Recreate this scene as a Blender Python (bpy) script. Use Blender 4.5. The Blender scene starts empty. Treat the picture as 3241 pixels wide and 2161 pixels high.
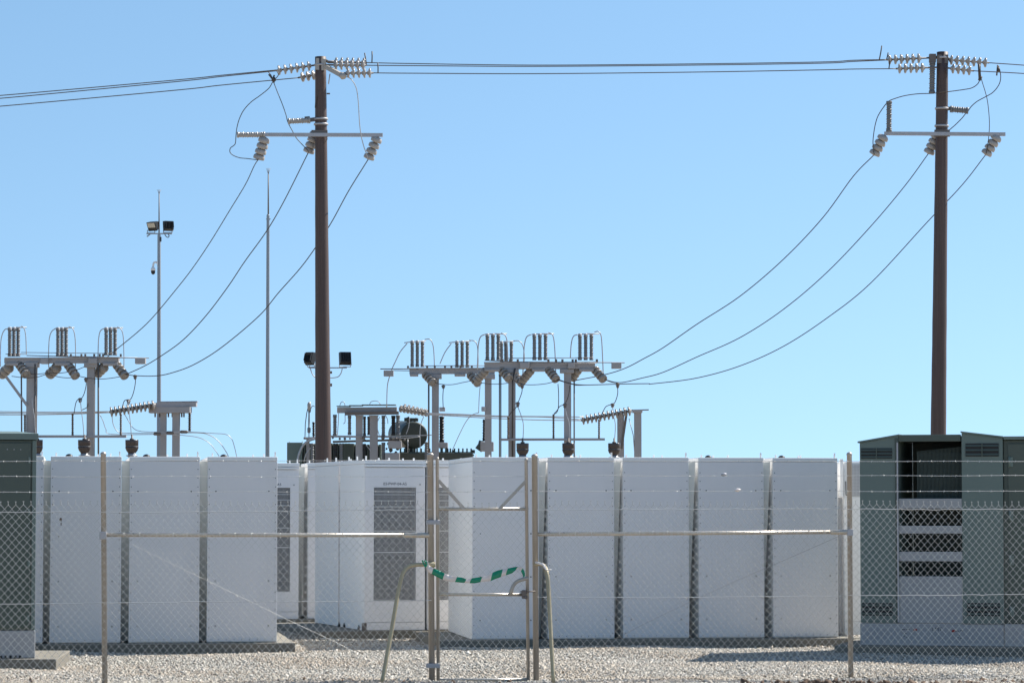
import bpy, bmesh, math, random
import numpy as np
from mathutils import Vector, Matrix

random.seed(7)
rng = np.random.default_rng(11)
scene = bpy.context.scene
COL = scene.collection

# ------------------------------------------------------------------ camera
FPX, IW, IH, EYE, HORIZON = 9600.0, 3241.0, 2161.0, 1.75, 1600.0
NOM = 16000.0            # distances below are written for this focal length and scaled to the lens in use
KD = FPX / NOM
PITCH = math.atan((HORIZON - IH / 2) / FPX)
CP, SP = math.cos(PITCH), math.sin(PITCH)

def P(x, y, D):
    """point at (nominal) distance D along +Y that lies in the direction of photo pixel (x, y)"""
    a = (x - IW / 2) / FPX
    b = (IH / 2 - y) / FPX
    dy, dz = CP - b * SP, SP + b * CP
    D = D * KD
    k = D / dy
    return Vector((a * k, D, EYE + dz * k))

cam_data = bpy.data.cameras.new('camera')
cam_data.sensor_width = 36.0
cam_data.lens = 36.0 * FPX / IW
cam_data.clip_start = 0.5
cam_data.clip_end = 20000
cam = bpy.data.objects.new('camera', cam_data)
COL.objects.link(cam)
cam.location = (0, 0, EYE)
cam.rotation_euler = (math.pi / 2 + PITCH, 0, 0)
scene.camera = cam

# ------------------------------------------------------------------ materials
def mat(name, col, rough=0.6, metal=0.0, var=0.12, scale=6.0, stretch=(1, 1, 1), bump=0.0, bscale=None,
        dirt=None, dirt_amt=0.0, spec=0.5):
    m = bpy.data.materials.new(name)
    m.use_nodes = True
    nt = m.node_tree
    b = nt.nodes['Principled BSDF']
    b.inputs['Roughness'].default_value = rough
    b.inputs['Metallic'].default_value = metal
    b.inputs['Specular IOR Level'].default_value = spec
    tc = nt.nodes.new('ShaderNodeTexCoord')
    mp = nt.nodes.new('ShaderNodeMapping')
    mp.inputs['Scale'].default_value = stretch
    nt.links.new(tc.outputs['Object'], mp.inputs['Vector'])
    nz = nt.nodes.new('ShaderNodeTexNoise')
    nz.inputs['Scale'].default_value = scale
    nz.inputs['Detail'].default_value = 6
    nz.inputs['Roughness'].default_value = 0.65
    nt.links.new(mp.outputs['Vector'], nz.inputs['Vector'])
    mx = nt.nodes.new('ShaderNodeMix')
    mx.data_type = 'RGBA'
    lo = [max(0, c * (1 - var)) for c in col]
    hi = [min(1, c * (1 + var)) for c in col]
    mx.inputs[6].default_value = (*lo, 1)
    mx.inputs[7].default_value = (*hi, 1)
    nt.links.new(nz.outputs['Fac'], mx.inputs[0])
    out = mx.outputs[2]
    if dirt:
        n2 = nt.nodes.new('ShaderNodeTexNoise')
        n2.inputs['Scale'].default_value = scale * 0.37
        n2.inputs['Detail'].default_value = 8
        nt.links.new(mp.outputs['Vector'], n2.inputs['Vector'])
        rp = nt.nodes.new('ShaderNodeMapRange')
        rp.inputs['From Min'].default_value = 0.48
        rp.inputs['From Max'].default_value = 0.75
        rp.inputs['To Max'].default_value = dirt_amt
        nt.links.new(n2.outputs['Fac'], rp.inputs['Value'])
        m2 = nt.nodes.new('ShaderNodeMix')
        m2.data_type = 'RGBA'
        m2.inputs[7].default_value = (*dirt, 1)
        nt.links.new(rp.outputs['Result'], m2.inputs[0])
        nt.links.new(out, m2.inputs[6])
        out = m2.outputs[2]
    nt.links.new(out, b.inputs['Base Color'])
    rr = nt.nodes.new('ShaderNodeMapRange')
    rr.inputs['To Min'].default_value = max(0.02, rough - 0.08)
    rr.inputs['To Max'].default_value = min(1, rough + 0.08)
    nt.links.new(nz.outputs['Fac'], rr.inputs['Value'])
    nt.links.new(rr.outputs['Result'], b.inputs['Roughness'])
    if bump:
        n3 = nt.nodes.new('ShaderNodeTexNoise')
        n3.inputs['Scale'].default_value = bscale or scale * 3
        n3.inputs['Detail'].default_value = 6
        nt.links.new(mp.outputs['Vector'], n3.inputs['Vector'])
        bp = nt.nodes.new('ShaderNodeBump')
        bp.inputs['Strength'].default_value = bump
        bp.inputs['Distance'].default_value = 0.01
        nt.links.new(n3.outputs['Fac'], bp.inputs['Height'])
        nt.links.new(bp.outputs['Normal'], b.inputs['Normal'])
    return m

M = dict(
    white=mat('white_paint', (.84, .83, .81), .45, var=.025, scale=1.3, stretch=(1, 1, .35), dirt=(.62, .58, .5), dirt_amt=.12),
    panel=mat('pale_grey_panel', (.80, .775, .765), .42, var=.04, scale=1.4, stretch=(2.2, 1, .35), dirt=(.54, .50, .46), dirt_amt=.28),
    door=mat('door_enamel', (.79, .775, .77), .45, var=.03, scale=1.3),
    rail=mat('polished_galvanised_rail', (.55, .50, .43), .3, .65, var=.12, scale=14, dirt=(.4, .3, .2), dirt_amt=.25),
    cream=mat('cream_edge_paint', (.86, .86, .80), .5, var=.03),
    black=mat('black_plastic', (.012, .012, .013), .45, var=.3),
    dark=mat('dark_opening', (.02, .02, .02), .7, var=.3),
    grille=mat('grille_wire', (.72, .72, .72), .5, var=.05),
    steel=mat('galvanised_steel', (.42, .42, .44), .5, .25, var=.12, scale=9, dirt=(.3, .27, .22), dirt_amt=.25),
    pipe=mat('galvanised_pipe', (.43, .395, .355), .42, .35, var=.2, scale=12, stretch=(1, 1, .4), dirt=(.2, .13, .07), dirt_amt=.3),
    pipe_tan=mat('weathered_tan_pipe', (.43, .365, .235), .5, .15, var=.2, scale=10, dirt=(.25, .2, .12), dirt_amt=.3),
    wire=mat('galvanised_wire', (.56, .55, .52), .34, .6, var=.15, scale=30),
    barb=mat('barbed_wire_zinc', (.66, .65, .63), .35, .6, var=.2, scale=30),
    cable=mat('weathered_conductor', (.095, .075, .062), .6, .3, var=.3, scale=20),
    cable_alu=mat('bare_aluminium_cable', (.45, .45, .46), .45, .4, var=.15, scale=20),
    column=mat('grey_steel_column', (.36, .345, .345), .6, .1, var=.1, scale=4, stretch=(1, 1, .3), dirt=(.22, .2, .18), dirt_amt=.25),
    brown_steel=mat('weathered_brown_steel', (.16, .135, .12), .6, .2, var=.2, scale=6),
    galv_blue=mat('galvanised_mast', (.30, .335, .37), .5, .3, var=.12, scale=3, stretch=(1, 1, .2)),
    wood=mat('weathered_pole_timber', (.074, .046, .039), .55, var=.75, scale=6, stretch=(8, 8, .13), bump=.3, bscale=18, dirt=(.13, .098, .082), dirt_amt=.45),
    porcelain=mat('grey_porcelain', (.38, .35, .32), .22, var=.12, scale=10),
    porcelain_brown=mat('brown_grey_porcelain', (.27, .245, .22), .25, var=.12, scale=10),
    polymer=mat('grey_polymer', (.165, .17, .175), .5, var=.1, scale=12),
    polymer_dark=mat('dark_polymer', (.06, .052, .05), .5, var=.2, scale=12),
    polymer_brown=mat('brown_polymer', (.13, .095, .07), .45, var=.2, scale=12),
    bakelite=mat('brown_resin', (.050, .038, .037), .28, var=.3, scale=12),
    green=mat('green_enamel', (.135, .180, .160), .5, var=.10, scale=1.6, stretch=(1, 1, .5), dirt=(.11, .125, .115), dirt_amt=.3),
    green_dark=mat('dark_green_enamel', (.074, .094, .076), .5, var=.12, scale=2, dirt=(.075, .08, .075), dirt_amt=.3),
    green_tank=mat('olive_tank_enamel', (.055, .060, .045), .45, var=.12, scale=2),
    fins=mat('radiator_fins', (.065, .088, .076), .6, var=.15, scale=4),
    concrete=mat('concrete', (.19, .175, .145), .9, var=.18, scale=7, bump=.4, bscale=40, dirt=(.15, .14, .11), dirt_amt=.5),
    precast=mat('precast_panel', (.37, .37, .37), .85, var=.10, scale=2.2, bump=.15, bscale=30, dirt=(.30, .295, .30), dirt_amt=.5),
    precast_light=mat('pale_precast', (.42, .40, .39), .85, var=.10, scale=3, dirt=(.3, .29, .27), dirt_amt=.4),
    tape_green=mat('green_plastic_film', (.003, .25, .135), .25, var=.15, scale=25),
    tape_white=mat('white_plastic_film', (.78, .70, .65), .3, var=.06, scale=25),
    ink=mat('printed_ink', (.03, .035, .06), .6, var=.1),
    stencil=mat('faded_stencil', (.13, .13, .14), .8, var=.3, scale=40),
    red=mat('red_sticker', (.38, .045, .03), .5, var=.15),
    rust=mat('rust_patch', (.10, .045, .02), .9, var=.4, scale=40),
    bracket=mat('pole_bracket_steel', (.42, .38, .33), .5, .2, var=.15, scale=8),
    lens=mat('lamp_glass', (.55, .50, .40), .15, var=.1),
    white_gloss=mat('white_camera_plastic', (.8, .8, .8), .3, var=.02),
)

# ------------------------------------------------------------------ mesh builder
class MB:
    def __init__(self):
        self.v, self.f, self.s, self.mi = [], [], [], []

    def add(self, verts, faces, smooth=False, mi=0):
        o = len(self.v)
        self.v.extend(Vector(p) for p in verts)
        for f in faces:
            self.f.append([i + o for i in f])
            self.s.append(smooth)
            self.mi.append(mi)
        return self

    def box(self, lo, hi, bevel=0.0, mi=0):
        lo, hi = Vector(lo), Vector(hi)
        x0, y0, z0 = lo
        x1, y1, z1 = hi
        if not bevel:
            return self.add([(x0, y0, z0), (x1, y0, z0), (x1, y1, z0), (x0, y1, z0), (x0, y0, z1), (x1, y0, z1), (x1, y1, z1), (x0, y1, z1)],
                            [(0, 3, 2, 1), (4, 5, 6, 7), (0, 1, 5, 4), (1, 2, 6, 5), (2, 3, 7, 6), (3, 0, 4, 7)], mi=mi)
        bm = bmesh.new()
        bmesh.ops.create_cube(bm, size=1)
        for v in bm.verts:
            v.co = Vector(((lo[i] + hi[i]) / 2 + v.co[i] * (hi[i] - lo[i]) for i in range(3)))
        bmesh.ops.bevel(bm, geom=bm.edges[:], offset=bevel, segments=2, affect='EDGES', profile=.5)
        bm.verts.index_update()
        self.add([v.co.copy() for v in bm.verts], [[v.index for v in f.verts] for f in bm.faces], mi=mi)
        bm.free()
        return self

    def beam(self, p0, p1, w, h, up=(0, 0, 1), mi=0):
        """box along p0-p1; h across 'up', w across the side"""
        p0, p1 = Vector(p0), Vector(p1)
        a = (p1 - p0).normalized()
        up = Vector(up)
        side = a.cross(up)
        if side.length < 1e-5:
            side = a.cross(Vector((0, 1, 0)))
        side.normalize()
        u = side.cross(a).normalized()
        c = []
        for p in (p0, p1):
            for sw, sh in ((-1, -1), (1, -1), (1, 1), (-1, 1)):
                c.append(p + side * (w / 2 * sw) + u * (h / 2 * sh))
        return self.add(c, [(0, 1, 2, 3), (7, 6, 5, 4), (0, 4, 5, 1), (1, 5, 6, 2), (2, 6, 7, 3), (3, 7, 4, 0)], mi=mi)

    def tube(self, pts, r, n=6, caps=True, mi=0):
        pts = [Vector(p) for p in pts]
        q = [pts[0]]
        for p in pts[1:]:
            if (p - q[-1]).length > 1e-6:
                q.append(p)
        pts = q
        if len(pts) < 2:
            return self
        rs = r if isinstance(r, (list, tuple)) else [r] * len(pts)
        t0 = (pts[1] - pts[0]).normalized()
        ref = Vector((0, 0, 1)) if abs(t0.z) < .9 else Vector((0, 1, 0))
        u = t0.cross(ref).normalized()
        verts, faces = [], []
        for i, p in enumerate(pts):
            if i == 0:
                t = t0
            elif i == len(pts) - 1:
                t = (pts[i] - pts[i - 1]).normalized()
            else:
                t = ((pts[i + 1] - p).normalized() + (p - pts[i - 1]).normalized())
                t = t.normalized() if t.length > 1e-6 else t0
            u = (u - t * u.dot(t))
            u = u.normalized() if u.length > 1e-6 else t.orthogonal().normalized()
            w = t.cross(u)
            for k in range(n):
                a = 2 * math.pi * k / n
                verts.append(p + (u * math.cos(a) + w * math.sin(a)) * rs[i])
        for i in range(len(pts) - 1):
            for k in range(n):
                k2 = (k + 1) % n
                faces.append((i * n + k, i * n + k2, (i + 1) * n + k2, (i + 1) * n + k))
        self.add(verts, faces, True, mi)
        if caps:
            o = len(self.v) - len(verts)
            for base, rev in ((0, True), ((len(pts) - 1) * n, False)):
                idx = [o + base + k for k in range(n)]
                self.f.append(idx[::-1] if rev else idx)
                self.s.append(False)
                self.mi.append(mi)
        return self

    def lathe(self, p0, p1, prof, n=16, smooth=True, mi=0):
        """profile: list of (t along p0->p1 in metres, radius)"""
        p0, p1 = Vector(p0), Vector(p1)
        a = (p1 - p0).normalized()
        u = a.orthogonal().normalized()
        w = a.cross(u)
        verts, faces = [], []
        for t, r in prof:
            for k in range(n):
                g = 2 * math.pi * k / n
                verts.append(p0 + a * t + (u * math.cos(g) + w * math.sin(g)) * max(r, 1e-4))
        for i in range(len(prof) - 1):
            for k in range(n):
                k2 = (k + 1) % n
                faces.append((i * n + k, i * n + k2, (i + 1) * n + k2, (i + 1) * n + k))
        self.add(verts, faces, smooth, mi)
        o = len(self.v) - len(verts)
        self.f.append([o + k for k in range(n)][::-1]); self.s.append(False); self.mi.append(mi)
        self.f.append([o + (len(prof) - 1) * n + k for k in range(n)]); self.s.append(False); self.mi.append(mi)
        return self

    def build(self, name, m, parent=None, origin=None):
        me = bpy.data.meshes.new(name)
        org = Vector(origin) if origin is not None else (ORG.get(parent.name, Vector()) if parent else Vector())
        me.from_pydata([tuple(v - org) for v in self.v], [], self.f)
        me.polygons.foreach_set('use_smooth', self.s)
        for k in (m if isinstance(m, (list, tuple)) else [m]):
            me.materials.append(k)
        me.polygons.foreach_set('material_index', self.mi)
        me.update()
        o = bpy.data.objects.new(name, me)
        COL.objects.link(o)
        if parent:
            o.parent = parent
            ORG[o.name] = org
        else:
            o.location = org
        return o

ORG = {}

def thing(name, label, cat, loc=(0, 0, 0), group=None):
    o = bpy.data.objects.new(name, None)
    o.empty_display_size = .2
    COL.objects.link(o)
    o.location = loc
    ORG[o.name] = Vector(loc)
    tag(o, label, cat, group)
    return o

def tag(o, label, cat, group=None):
    o['label'] = label
    o['category'] = cat
    if group:
        o['group'] = group
    return o

def spline(pts, k=6):
    """Catmull-Rom through the points"""
    pts = [Vector(p) for p in pts]
    if len(pts) < 3:
        return pts
    q = [pts[0] * 2 - pts[1]] + pts + [pts[-1] * 2 - pts[-2]]
    out = []
    for i in range(1, len(q) - 2):
        a, b, c, d = q[i - 1], q[i], q[i + 1], q[i + 2]
        for j in range(k):
            t = j / k
            out.append(.5 * ((2 * b) + (c - a) * t + (2 * a - 5 * b + 4 * c - d) * t * t + (3 * b - a - 3 * c + d) * t ** 3))
    out.append(q[-2])
    return out

# photo crops that were read: (x0, y0, scale)
Z1 = (0, 950, 2.851); Z2 = (700, 130, 3.92); Z3 = (2700, 120, 3.9205); Z4 = (900, 1050, 3.6467)
Z5 = (1150, 1030, 2.4758); Z6 = (400, 520, 3.266); OV = (0, 0, .7257); FX = (0, 0, 1.0)

def W(Z, u, v, D):
    return P(Z[0] + u / Z[2], Z[1] + v / Z[2], D)

def R(Z, r, D):
    return r / Z[2] * D / NOM

def path(Z, pts, D0, D1=None, k=6):
    D1 = D0 if D1 is None else D1
    n = max(1, len(pts) - 1)
    return spline([W(Z, u, v, D0 + (D1 - D0) * i / n) for i, (u, v) in enumerate(pts)], k)

def cable_thing(name, label, cat, pts, r, m, group=None, n=6):
    mid = pts[0]
    o = MB().tube(pts, r, n).build(name, m, None, origin=mid)
    return tag(o, label, cat, group)

# shared insulator discs -------------------------------------------------
def disc_mesh(key, prof, m, n=18):
    mb = MB().lathe((0, 0, 0), (1, 0, 0), prof, n)
    me = bpy.data.meshes.new(key)
    me.from_pydata([tuple(v) for v in mb.v], [], mb.f)
    me.polygons.foreach_set('use_smooth', mb.s)
    me.materials.append(m)
    return me

PLATE = disc_mesh('insulator_disc', [(-.06, .03), (-.055, .05), (-.03, .055), (-.022, .09), (-.005, .122), (.012, .127), (.03, .122), (.03, .10), (.016, .085), (.03, .07), (.045, .03), (.07, .02)], M['porcelain'])
PLATE_BROWN = disc_mesh('insulator_disc', [(-.06, .03), (-.055, .05), (-.03, .055), (-.022, .09), (-.005, .122), (.012, .127), (.03, .122), (.03, .10), (.016, .085), (.03, .07), (.045, .03), (.07, .02)], M['porcelain_brown'])
BELL = disc_mesh('insulator_bell', [(-.07, .03), (-.06, .07), (-.045, .10), (-.02, .122), (.02, .127), (.05, .122), (.055, .10), (.03, .08), (.05, .06), (.07, .03)], M['porcelain'])
BELL_BROWN = disc_mesh('insulator_bell', [(-.07, .03), (-.06, .07), (-.045, .10), (-.02, .122), (.02, .127), (.05, .122), (.055, .10), (.03, .08), (.05, .06), (.07, .03)], M['porcelain_brown'])

def insulator_string(label, p0, p1, n, me, scale=1.0, group=None, t0=.1, t1=.9, name='insulator_string'):
    p0, p1 = Vector(p0), Vector(p1)
    root = thing(name, label, 'insulator', p0, group)
    MB().tube([p0, p1], .024 * scale, 6).build('link_rod', M['brown_steel'], root)
    rot = (p1 - p0).to_track_quat('X', 'Z').to_matrix().to_4x4()
    for i in range(n):
        t = t0 + (t1 - t0) * (i / (n - 1) if n > 1 else .5)
        o = bpy.data.objects.new('disc' if me in (PLATE, PLATE_BROWN) else 'bell', me)
        COL.objects.link(o)
        o.parent = root
        o.matrix_local = Matrix.Translation((p1 - p0) * t) @ rot @ Matrix.Scale(scale, 4)
    return root

def shed_profile(L, r_core, r_shed, pitch=.045, cap=.05):
    pr = [(0, r_core * 1.25), (cap, r_core * 1.25), (cap, r_core)]
    t, i = cap + .01, 0
    while t < L - cap - .02:
        rr = r_shed if i % 2 == 0 else r_shed * .86
        pr += [(t, r_core), (t + .006, rr), (t + .012, rr), (t + .02, r_core)]
        t += pitch
        i += 1
    pr += [(L - cap, r_core), (L - cap, r_core * 1.25), (L, r_core * 1.25)]
    return pr

def stack(parent, p0, p1, r_core, r_shed, m, name='insulator_stack', pitch=.045):
    p0, p1 = Vector(p0), Vector(p1)
    L = (p1 - p0).length
    return MB().lathe(p0, p1, shed_profile(L, r_core, r_shed, pitch), 14, smooth=True).build(name, m, parent)

# ------------------------------------------------------------------ ground
def gravel_material():
    m = bpy.data.materials.new('gravel_stones')
    m.use_nodes = True
    nt = m.node_tree
    b = nt.nodes['Principled BSDF']
    b.inputs['Roughness'].default_value = .8
    b.inputs['Specular IOR Level'].default_value = .3
    g = nt.nodes.new('ShaderNodeNewGeometry')
    rp = nt.nodes.new('ShaderNodeValToRGB')
    el = rp.color_ramp.elements
    el[0].position = 0; el[0].color = (.19, .165, .135, 1)
    el[1].position = 1; el[1].color = (.60, .575, .53, 1)
    for pos, c in ((.12, (.29, .265, .225)), (.3, (.36, .335, .29)), (.55, (.43, .395, .345)), (.75, (.45, .415, .36)), (.9, (.54, .515, .47))):
        e = el.new(pos)
        e.color = (*c, 1)
    nt.links.new(g.outputs['Random Per Island'], rp.inputs['Fac'])
    tc = nt.nodes.new('ShaderNodeTexCoord')
    nz = nt.nodes.new('ShaderNodeTexNoise')
    nz.inputs['Scale'].default_value = .55
    nz.inputs['Detail'].default_value = 4
    nt.links.new(tc.outputs['Object'], nz.inputs['Vector'])
    mr = nt.nodes.new('ShaderNodeMapRange')
    mr.inputs['From Min'].default_value = .42
    mr.inputs['From Max'].default_value = .68
    mr.inputs['To Max'].default_value = .35
    nt.links.new(nz.outputs['Fac'], mr.inputs['Value'])
    mx = nt.nodes.new('ShaderNodeMix')
    mx.data_type = 'RGBA'
    mx.inputs[7].default_value = (.38, .27, .17, 1)
    nt.links.new(mr.outputs['Result'], mx.inputs[0])
    nt.links.new(rp.outputs['Color'], mx.inputs[6])
    nt.links.new(mx.outputs[2], b.inputs['Base Color'])
    return m

def stone_mesh(name, pos, size, m):
    """many rough little stones (skewed octahedra), one mesh of scattered gravel"""
    base = np.array([(1, 0, 0), (0, 1, 0), (-1, 0, 0), (0, -1, 0), (0, 0, 1), (0, 0, -1)], float)
    tri = np.array([(0, 1, 4), (1, 2, 4), (2, 3, 4), (3, 0, 4), (1, 0, 5), (2, 1, 5), (3, 2, 5), (0, 3, 5)])
    n = len(pos)
    sc = rng.uniform(.6, 1.35, (n, 1, 3)) * np.array([1, 1, .85])
    v = base[None] * sc * (1 + rng.normal(0, .16, (n, 6, 1))) + rng.normal(0, .22, (n, 6, 3))
    a, b = rng.uniform(0, 2 * np.pi, n), rng.normal(0, .6, n)
    ca, sa, cb, sb = np.cos(a), np.sin(a), np.cos(b), np.sin(b)
    x = v[..., 0] * cb[:, None] + v[..., 2] * sb[:, None]
    z = -v[..., 0] * sb[:, None] + v[..., 2] * cb[:, None]
    y = v[..., 1]
    v = np.stack([x * ca[:, None] - y * sa[:, None], x * sa[:, None] + y * ca[:, None], z], -1)
    v = v * size[:, None, None] + pos[:, None, :]
    f = (tri[None] + (np.arange(n) * 6)[:, None, None]).reshape(-1)
    me = bpy.data.meshes.new(name)
    me.vertices.add(n * 6)
    me.vertices.foreach_set('co', v.reshape(-1))
    nf = n * 8
    me.loops.add(nf * 3)
    me.loops.foreach_set('vertex_index', f.astype(np.int32))
    me.polygons.add(nf)
    me.polygons.foreach_set('loop_start', np.arange(0, nf * 3, 3, dtype=np.int32))
    me.polygons.foreach_set('loop_total', np.full(nf, 3, dtype=np.int32))
    me.materials.append(m)
    me.update(calc_edges=True)
    o = bpy.data.objects.new(name, me)
    COL.objects.link(o)
    return o

gm = mat('ground_dust', (.33, .285, .225), .95, var=.25, scale=.8, bump=.6, bscale=30, dirt=(.25, .19, .13), dirt_amt=.5)
g = MB().add([(-4000, -300, 0), (4000, -300, 0), (4000, 9000, 0), (-4000, 9000, 0)], [(0, 1, 2, 3)]).build('ground', gm)
g['kind'] = 'structure'

def scatter(n, y0, y1, half0, extra):
    y = rng.uniform(y0, y1, n)
    x = rng.uniform(-1, 1, n) * (y * .1013 / KD + extra)
    return x, y

def undulate(x, y):
    return .012 * np.sin(x * 1.9 + 1.3 * np.sin(y * .8)) + .010 * np.sin(x * .7 + y * 1.7 + 2) + .012

GM = gravel_material()
x1, y1 = scatter(300000, 48.7 * KD, 62.5 * KD, 5, 1.0)
x2, y2 = scatter(70000, 62.5 * KD, 76.0 * KD, 5, .8)
xx, yy = np.concatenate([x1, x2]), np.concatenate([y1, y2])
sz = rng.gamma(7, .0012, len(xx)) + .0035 + .012 * (rng.random(len(xx)) > .985)
pos = np.stack([xx, yy, undulate(xx, yy) + rng.uniform(-.004, .012, len(xx))], -1)
gv = stone_mesh('gravel', pos, sz, GM)
gv['kind'] = 'stuff'
# darker clods of soil along the near edge of the gravel
cm = mat('soil_clod', (.12, .08, .055), .95, var=.5, scale=14)
n = 260
cx = np.concatenate([rng.uniform(2.2, 6.2, 170), rng.uniform(-2.6, -1.1, 50), rng.uniform(-6, 6, 40)])
cy = 49.4 * KD + rng.beta(1.4, 3, n) * .6
csz = rng.gamma(5, .0045, n) + .008
cl = stone_mesh('soil_clods', np.stack([cx, cy, np.full(n, .018)], -1), csz, cm)
cl['kind'] = 'stuff'

# ------------------------------------------------------------------ fence
YAW = math.radians(8)

def line_D(x, xr, Dr, yaw=YAW):
    T = math.tan(yaw) / KD
    X0 = (xr - IW / 2) / NOM * Dr
    return (Dr - X0 * T) / (1 - (x - IW / 2) / NOM * T)

def FD(x):
    return line_D(x, 1365, 50.2)

def Fq(x, y, off):
    """the same direction, but 'off' metres nearer than the fence"""
    return P(x, y, FD(x) - off / KD)

EF = Vector((math.cos(YAW), math.sin(YAW), 0))
NF = Vector((math.sin(YAW), -math.cos(YAW), 0))      # towards the camera

def Fp(x, y, off=0.0):
    """point on the fence plane seen at pixel (x, y), moved 'off' metres towards the camera"""
    return P(x, y, FD(x)) + NF * off

def chain_mesh(xa, xb, ztop, zbot, off, spikes=True, pitch=.0713, row=.0815, r=.0024):
    A, B = Fp(xa, 1600, off), Fp(xb, 1600, off)
    A.z = B.z = 0
    L = (B - A).length
    e = (B - A).normalized()
    mb = MB()
    nw = int(L / (pitch / 2))
    nk = int((ztop - zbot) / (row / 2))
    wob = [random.uniform(0, 6.28) for _ in range(4)]
    for i in range(nw):
        pts = []
        for k in range(nk + 1):
            side = (i + k) % 2
            s = (i + side) * pitch / 2
            z = ztop - k * row / 2
            s += .004 * math.sin(z * 5 + wob[0] + s * 1.3) + .003 * math.sin(s * 7 + wob[1]) + random.gauss(0, .0012)
            zz = z + .006 * math.sin(s * 2.1 + wob[2]) + random.gauss(0, .0012)
            y = .0034 * (1 if side else -1) + .006 * math.sin(s * 1.1 + z * 2 + wob[3])
            pts.append(A + e * s + NF * y + Vector((0, 0, zz)))
        if spikes and (i % 2 == 0):
            top = pts[0] + Vector((0, 0, .022))
            pts = [top + e * .007 + Vector((0, 0, .012)), top] + pts
        elif spikes:
            top = pts[0] + Vector((0, 0, .0)) 
        mb.tube(pts, r, 5, caps=False)
        for k, q in enumerate(pts[(2 if spikes and i % 2 == 0 else 0):]):
            if (i + k) % 2:                       # the wrap where two wires hook round each other
                c = q + NF * .001
                mb.add([c + e * .0036, c + NF * .005, c - e * .0036, c - NF * .0035, c + Vector((0, 0, .0052)), c - Vector((0, 0, .0052))],
                       [(0, 1, 4), (1, 2, 4), (2, 3, 4), (3, 0, 4), (1, 0, 5), (2, 1, 5), (3, 2, 5), (0, 3, 5)], True)
        if spikes and (i % 2 == 0):
            mb.tube([pts[1], pts[1] - e * .007 + Vector((0, 0, .013))], r, 4, caps=False)
    return mb

def barbed(pix, off):
    mb = MB()
    A = [Fp(x, y, off) for x, y in pix]
    pts = spline(A, 10)
    for ph in (0, math.pi):
        tw, acc = [], 0.0
        for a, b in zip(pts, pts[1:]):
            L = (b - a).length
            m = max(1, int(L / .012))
            for j in range(m):
                t = acc + L * j / m
                p = a.lerp(b, j / m)
                g = t * 170 + ph
                tw.append(p + Vector((0, math.cos(g), math.sin(g))) * .0022)
            acc += L
        mb.tube(tw, .0017, 4, caps=False)
    acc, nxt = 0.0, .05
    for a, b in zip(pts, pts[1:]):
        L = (b - a).length
        while nxt < acc + L:
            p = a.lerp(b, (nxt - acc) / L)
            g = random.uniform(0, 3.1)
            d = Vector((.35, math.cos(g), math.sin(g))).normalized() * .013
            d2 = Vector((-.35, -math.sin(g), math.cos(g))).normalized() * .013
            mb.tube([p - d, p, p + d], [.0008, .0032, .0008], 4, caps=False)
            mb.tube([p - d2, p, p + d2], [.0008, .0032, .0008], 4, caps=False)
            nxt += .125
        acc += L
    return mb

def plain_wire(pix, off, r=.0036):
    pts = spline([Fp(x, y, off) for x, y in pix], 8)
    pts = [p + Vector((0, 0, random.gauss(0, .0025))) for p in pts]
    return MB().tube(pts, r, 5, caps=False)

def post_at(x, ytop, wpx, xb=None):
    top = Fp(x, ytop)
    bot = Fp(xb or x, 2160)
    bot.z = -.05
    r = wpx / 2 * FD(x) / NOM
    L = (top - bot).length
    return MB().lathe(bot, top, [(0, r), (L - .02, r), (L - .018, r * 1.12), (L - .004, r * 1.12), (L + .004, r * .9), (L + .012, r * .45), (L + .014, .001)], 20)

def fence_wires(root, x0, x1, ys, tens, jig):
    for k, (ya, yb) in enumerate(ys):
        pix = [(x0 + (x1 - x0) * i / 8, ya + (yb - ya) * i / 8 + jig[(i + 3 * k) % len(jig)]) for i in range(9)]
        barbed(pix, .045).build('barbed_wire', M['barb'], root)
    for k, (ya, yb) in enumerate(tens):
        pix = [(x0 + (x1 - x0) * i / 10, ya + (yb - ya) * i / 10 + jig[(2 * i + k) % len(jig)] * 1.4) for i in range(11)]
        plain_wire(pix, .05).build('tension_wire', M['barb'], root)

JIG = [0, 1.0, -.8, .6, -1.2, .9, 0, -.5, 1.1]
# ---- left run
o0 = Fp(327, 2160); o0.z = 0
fl = thing('chain_link_fence', 'chain link fence run before the left cabinet row, a curved prop against its gate post', 'fence', o0, 'chain link fence runs')
post_at(327, 1433, 17, 332).build('line_post', M['pipe'], fl)
post_at(1362, 1436, 19.5, 1367).build('gate_post', M['pipe'], fl)
rp0, rp1 = Fp(331, 1692), Fp(1373, 1693)
MB().tube([rp0, rp1], .020, 14).lathe(rp1 - (rp1 - rp0).normalized() * .30, rp1, [(0, .021), (.01, .026), (.29, .026), (.30, .021)], 14).build('top_rail', M['rail'], fl)
MB().box(Fp(327, 1700) - Vector((.034, .034, .02)), Fp(327, 1685) + Vector((.034, .034, .01)), .006).build('rail_clamp', M['steel'], fl)
chain_mesh(-160, 1352, 1.765, .02, .035).build('chain_link_mesh', M['wire'], fl)
fence_wires(fl, -170, 1364, [(1459, 1457), (1508, 1507), (1557, 1556)], [(1623, 1613), (1911, 1898)], JIG)
st = spline([Fq(1373, 1785, .02), Fq(1340, 1786, .03), Fq(1312, 1787, .05), Fq(1290, 1794, .07), Fq(1276, 1812, .1), Fq(1266, 1845, .13), Fq(1252, 1920, .19), Fq(1232, 2035, .28), Fq(1208, 2165, .38)], 6)
MB().tube(st, .0205, 14).lathe(Fp(1345, 1786, .03), Fp(1376, 1785, .02), [(0, .024), (.01, .029), (.09, .029), (.1, .024)], 14).build('bent_prop', M['pipe_tan'], fl)
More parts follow.
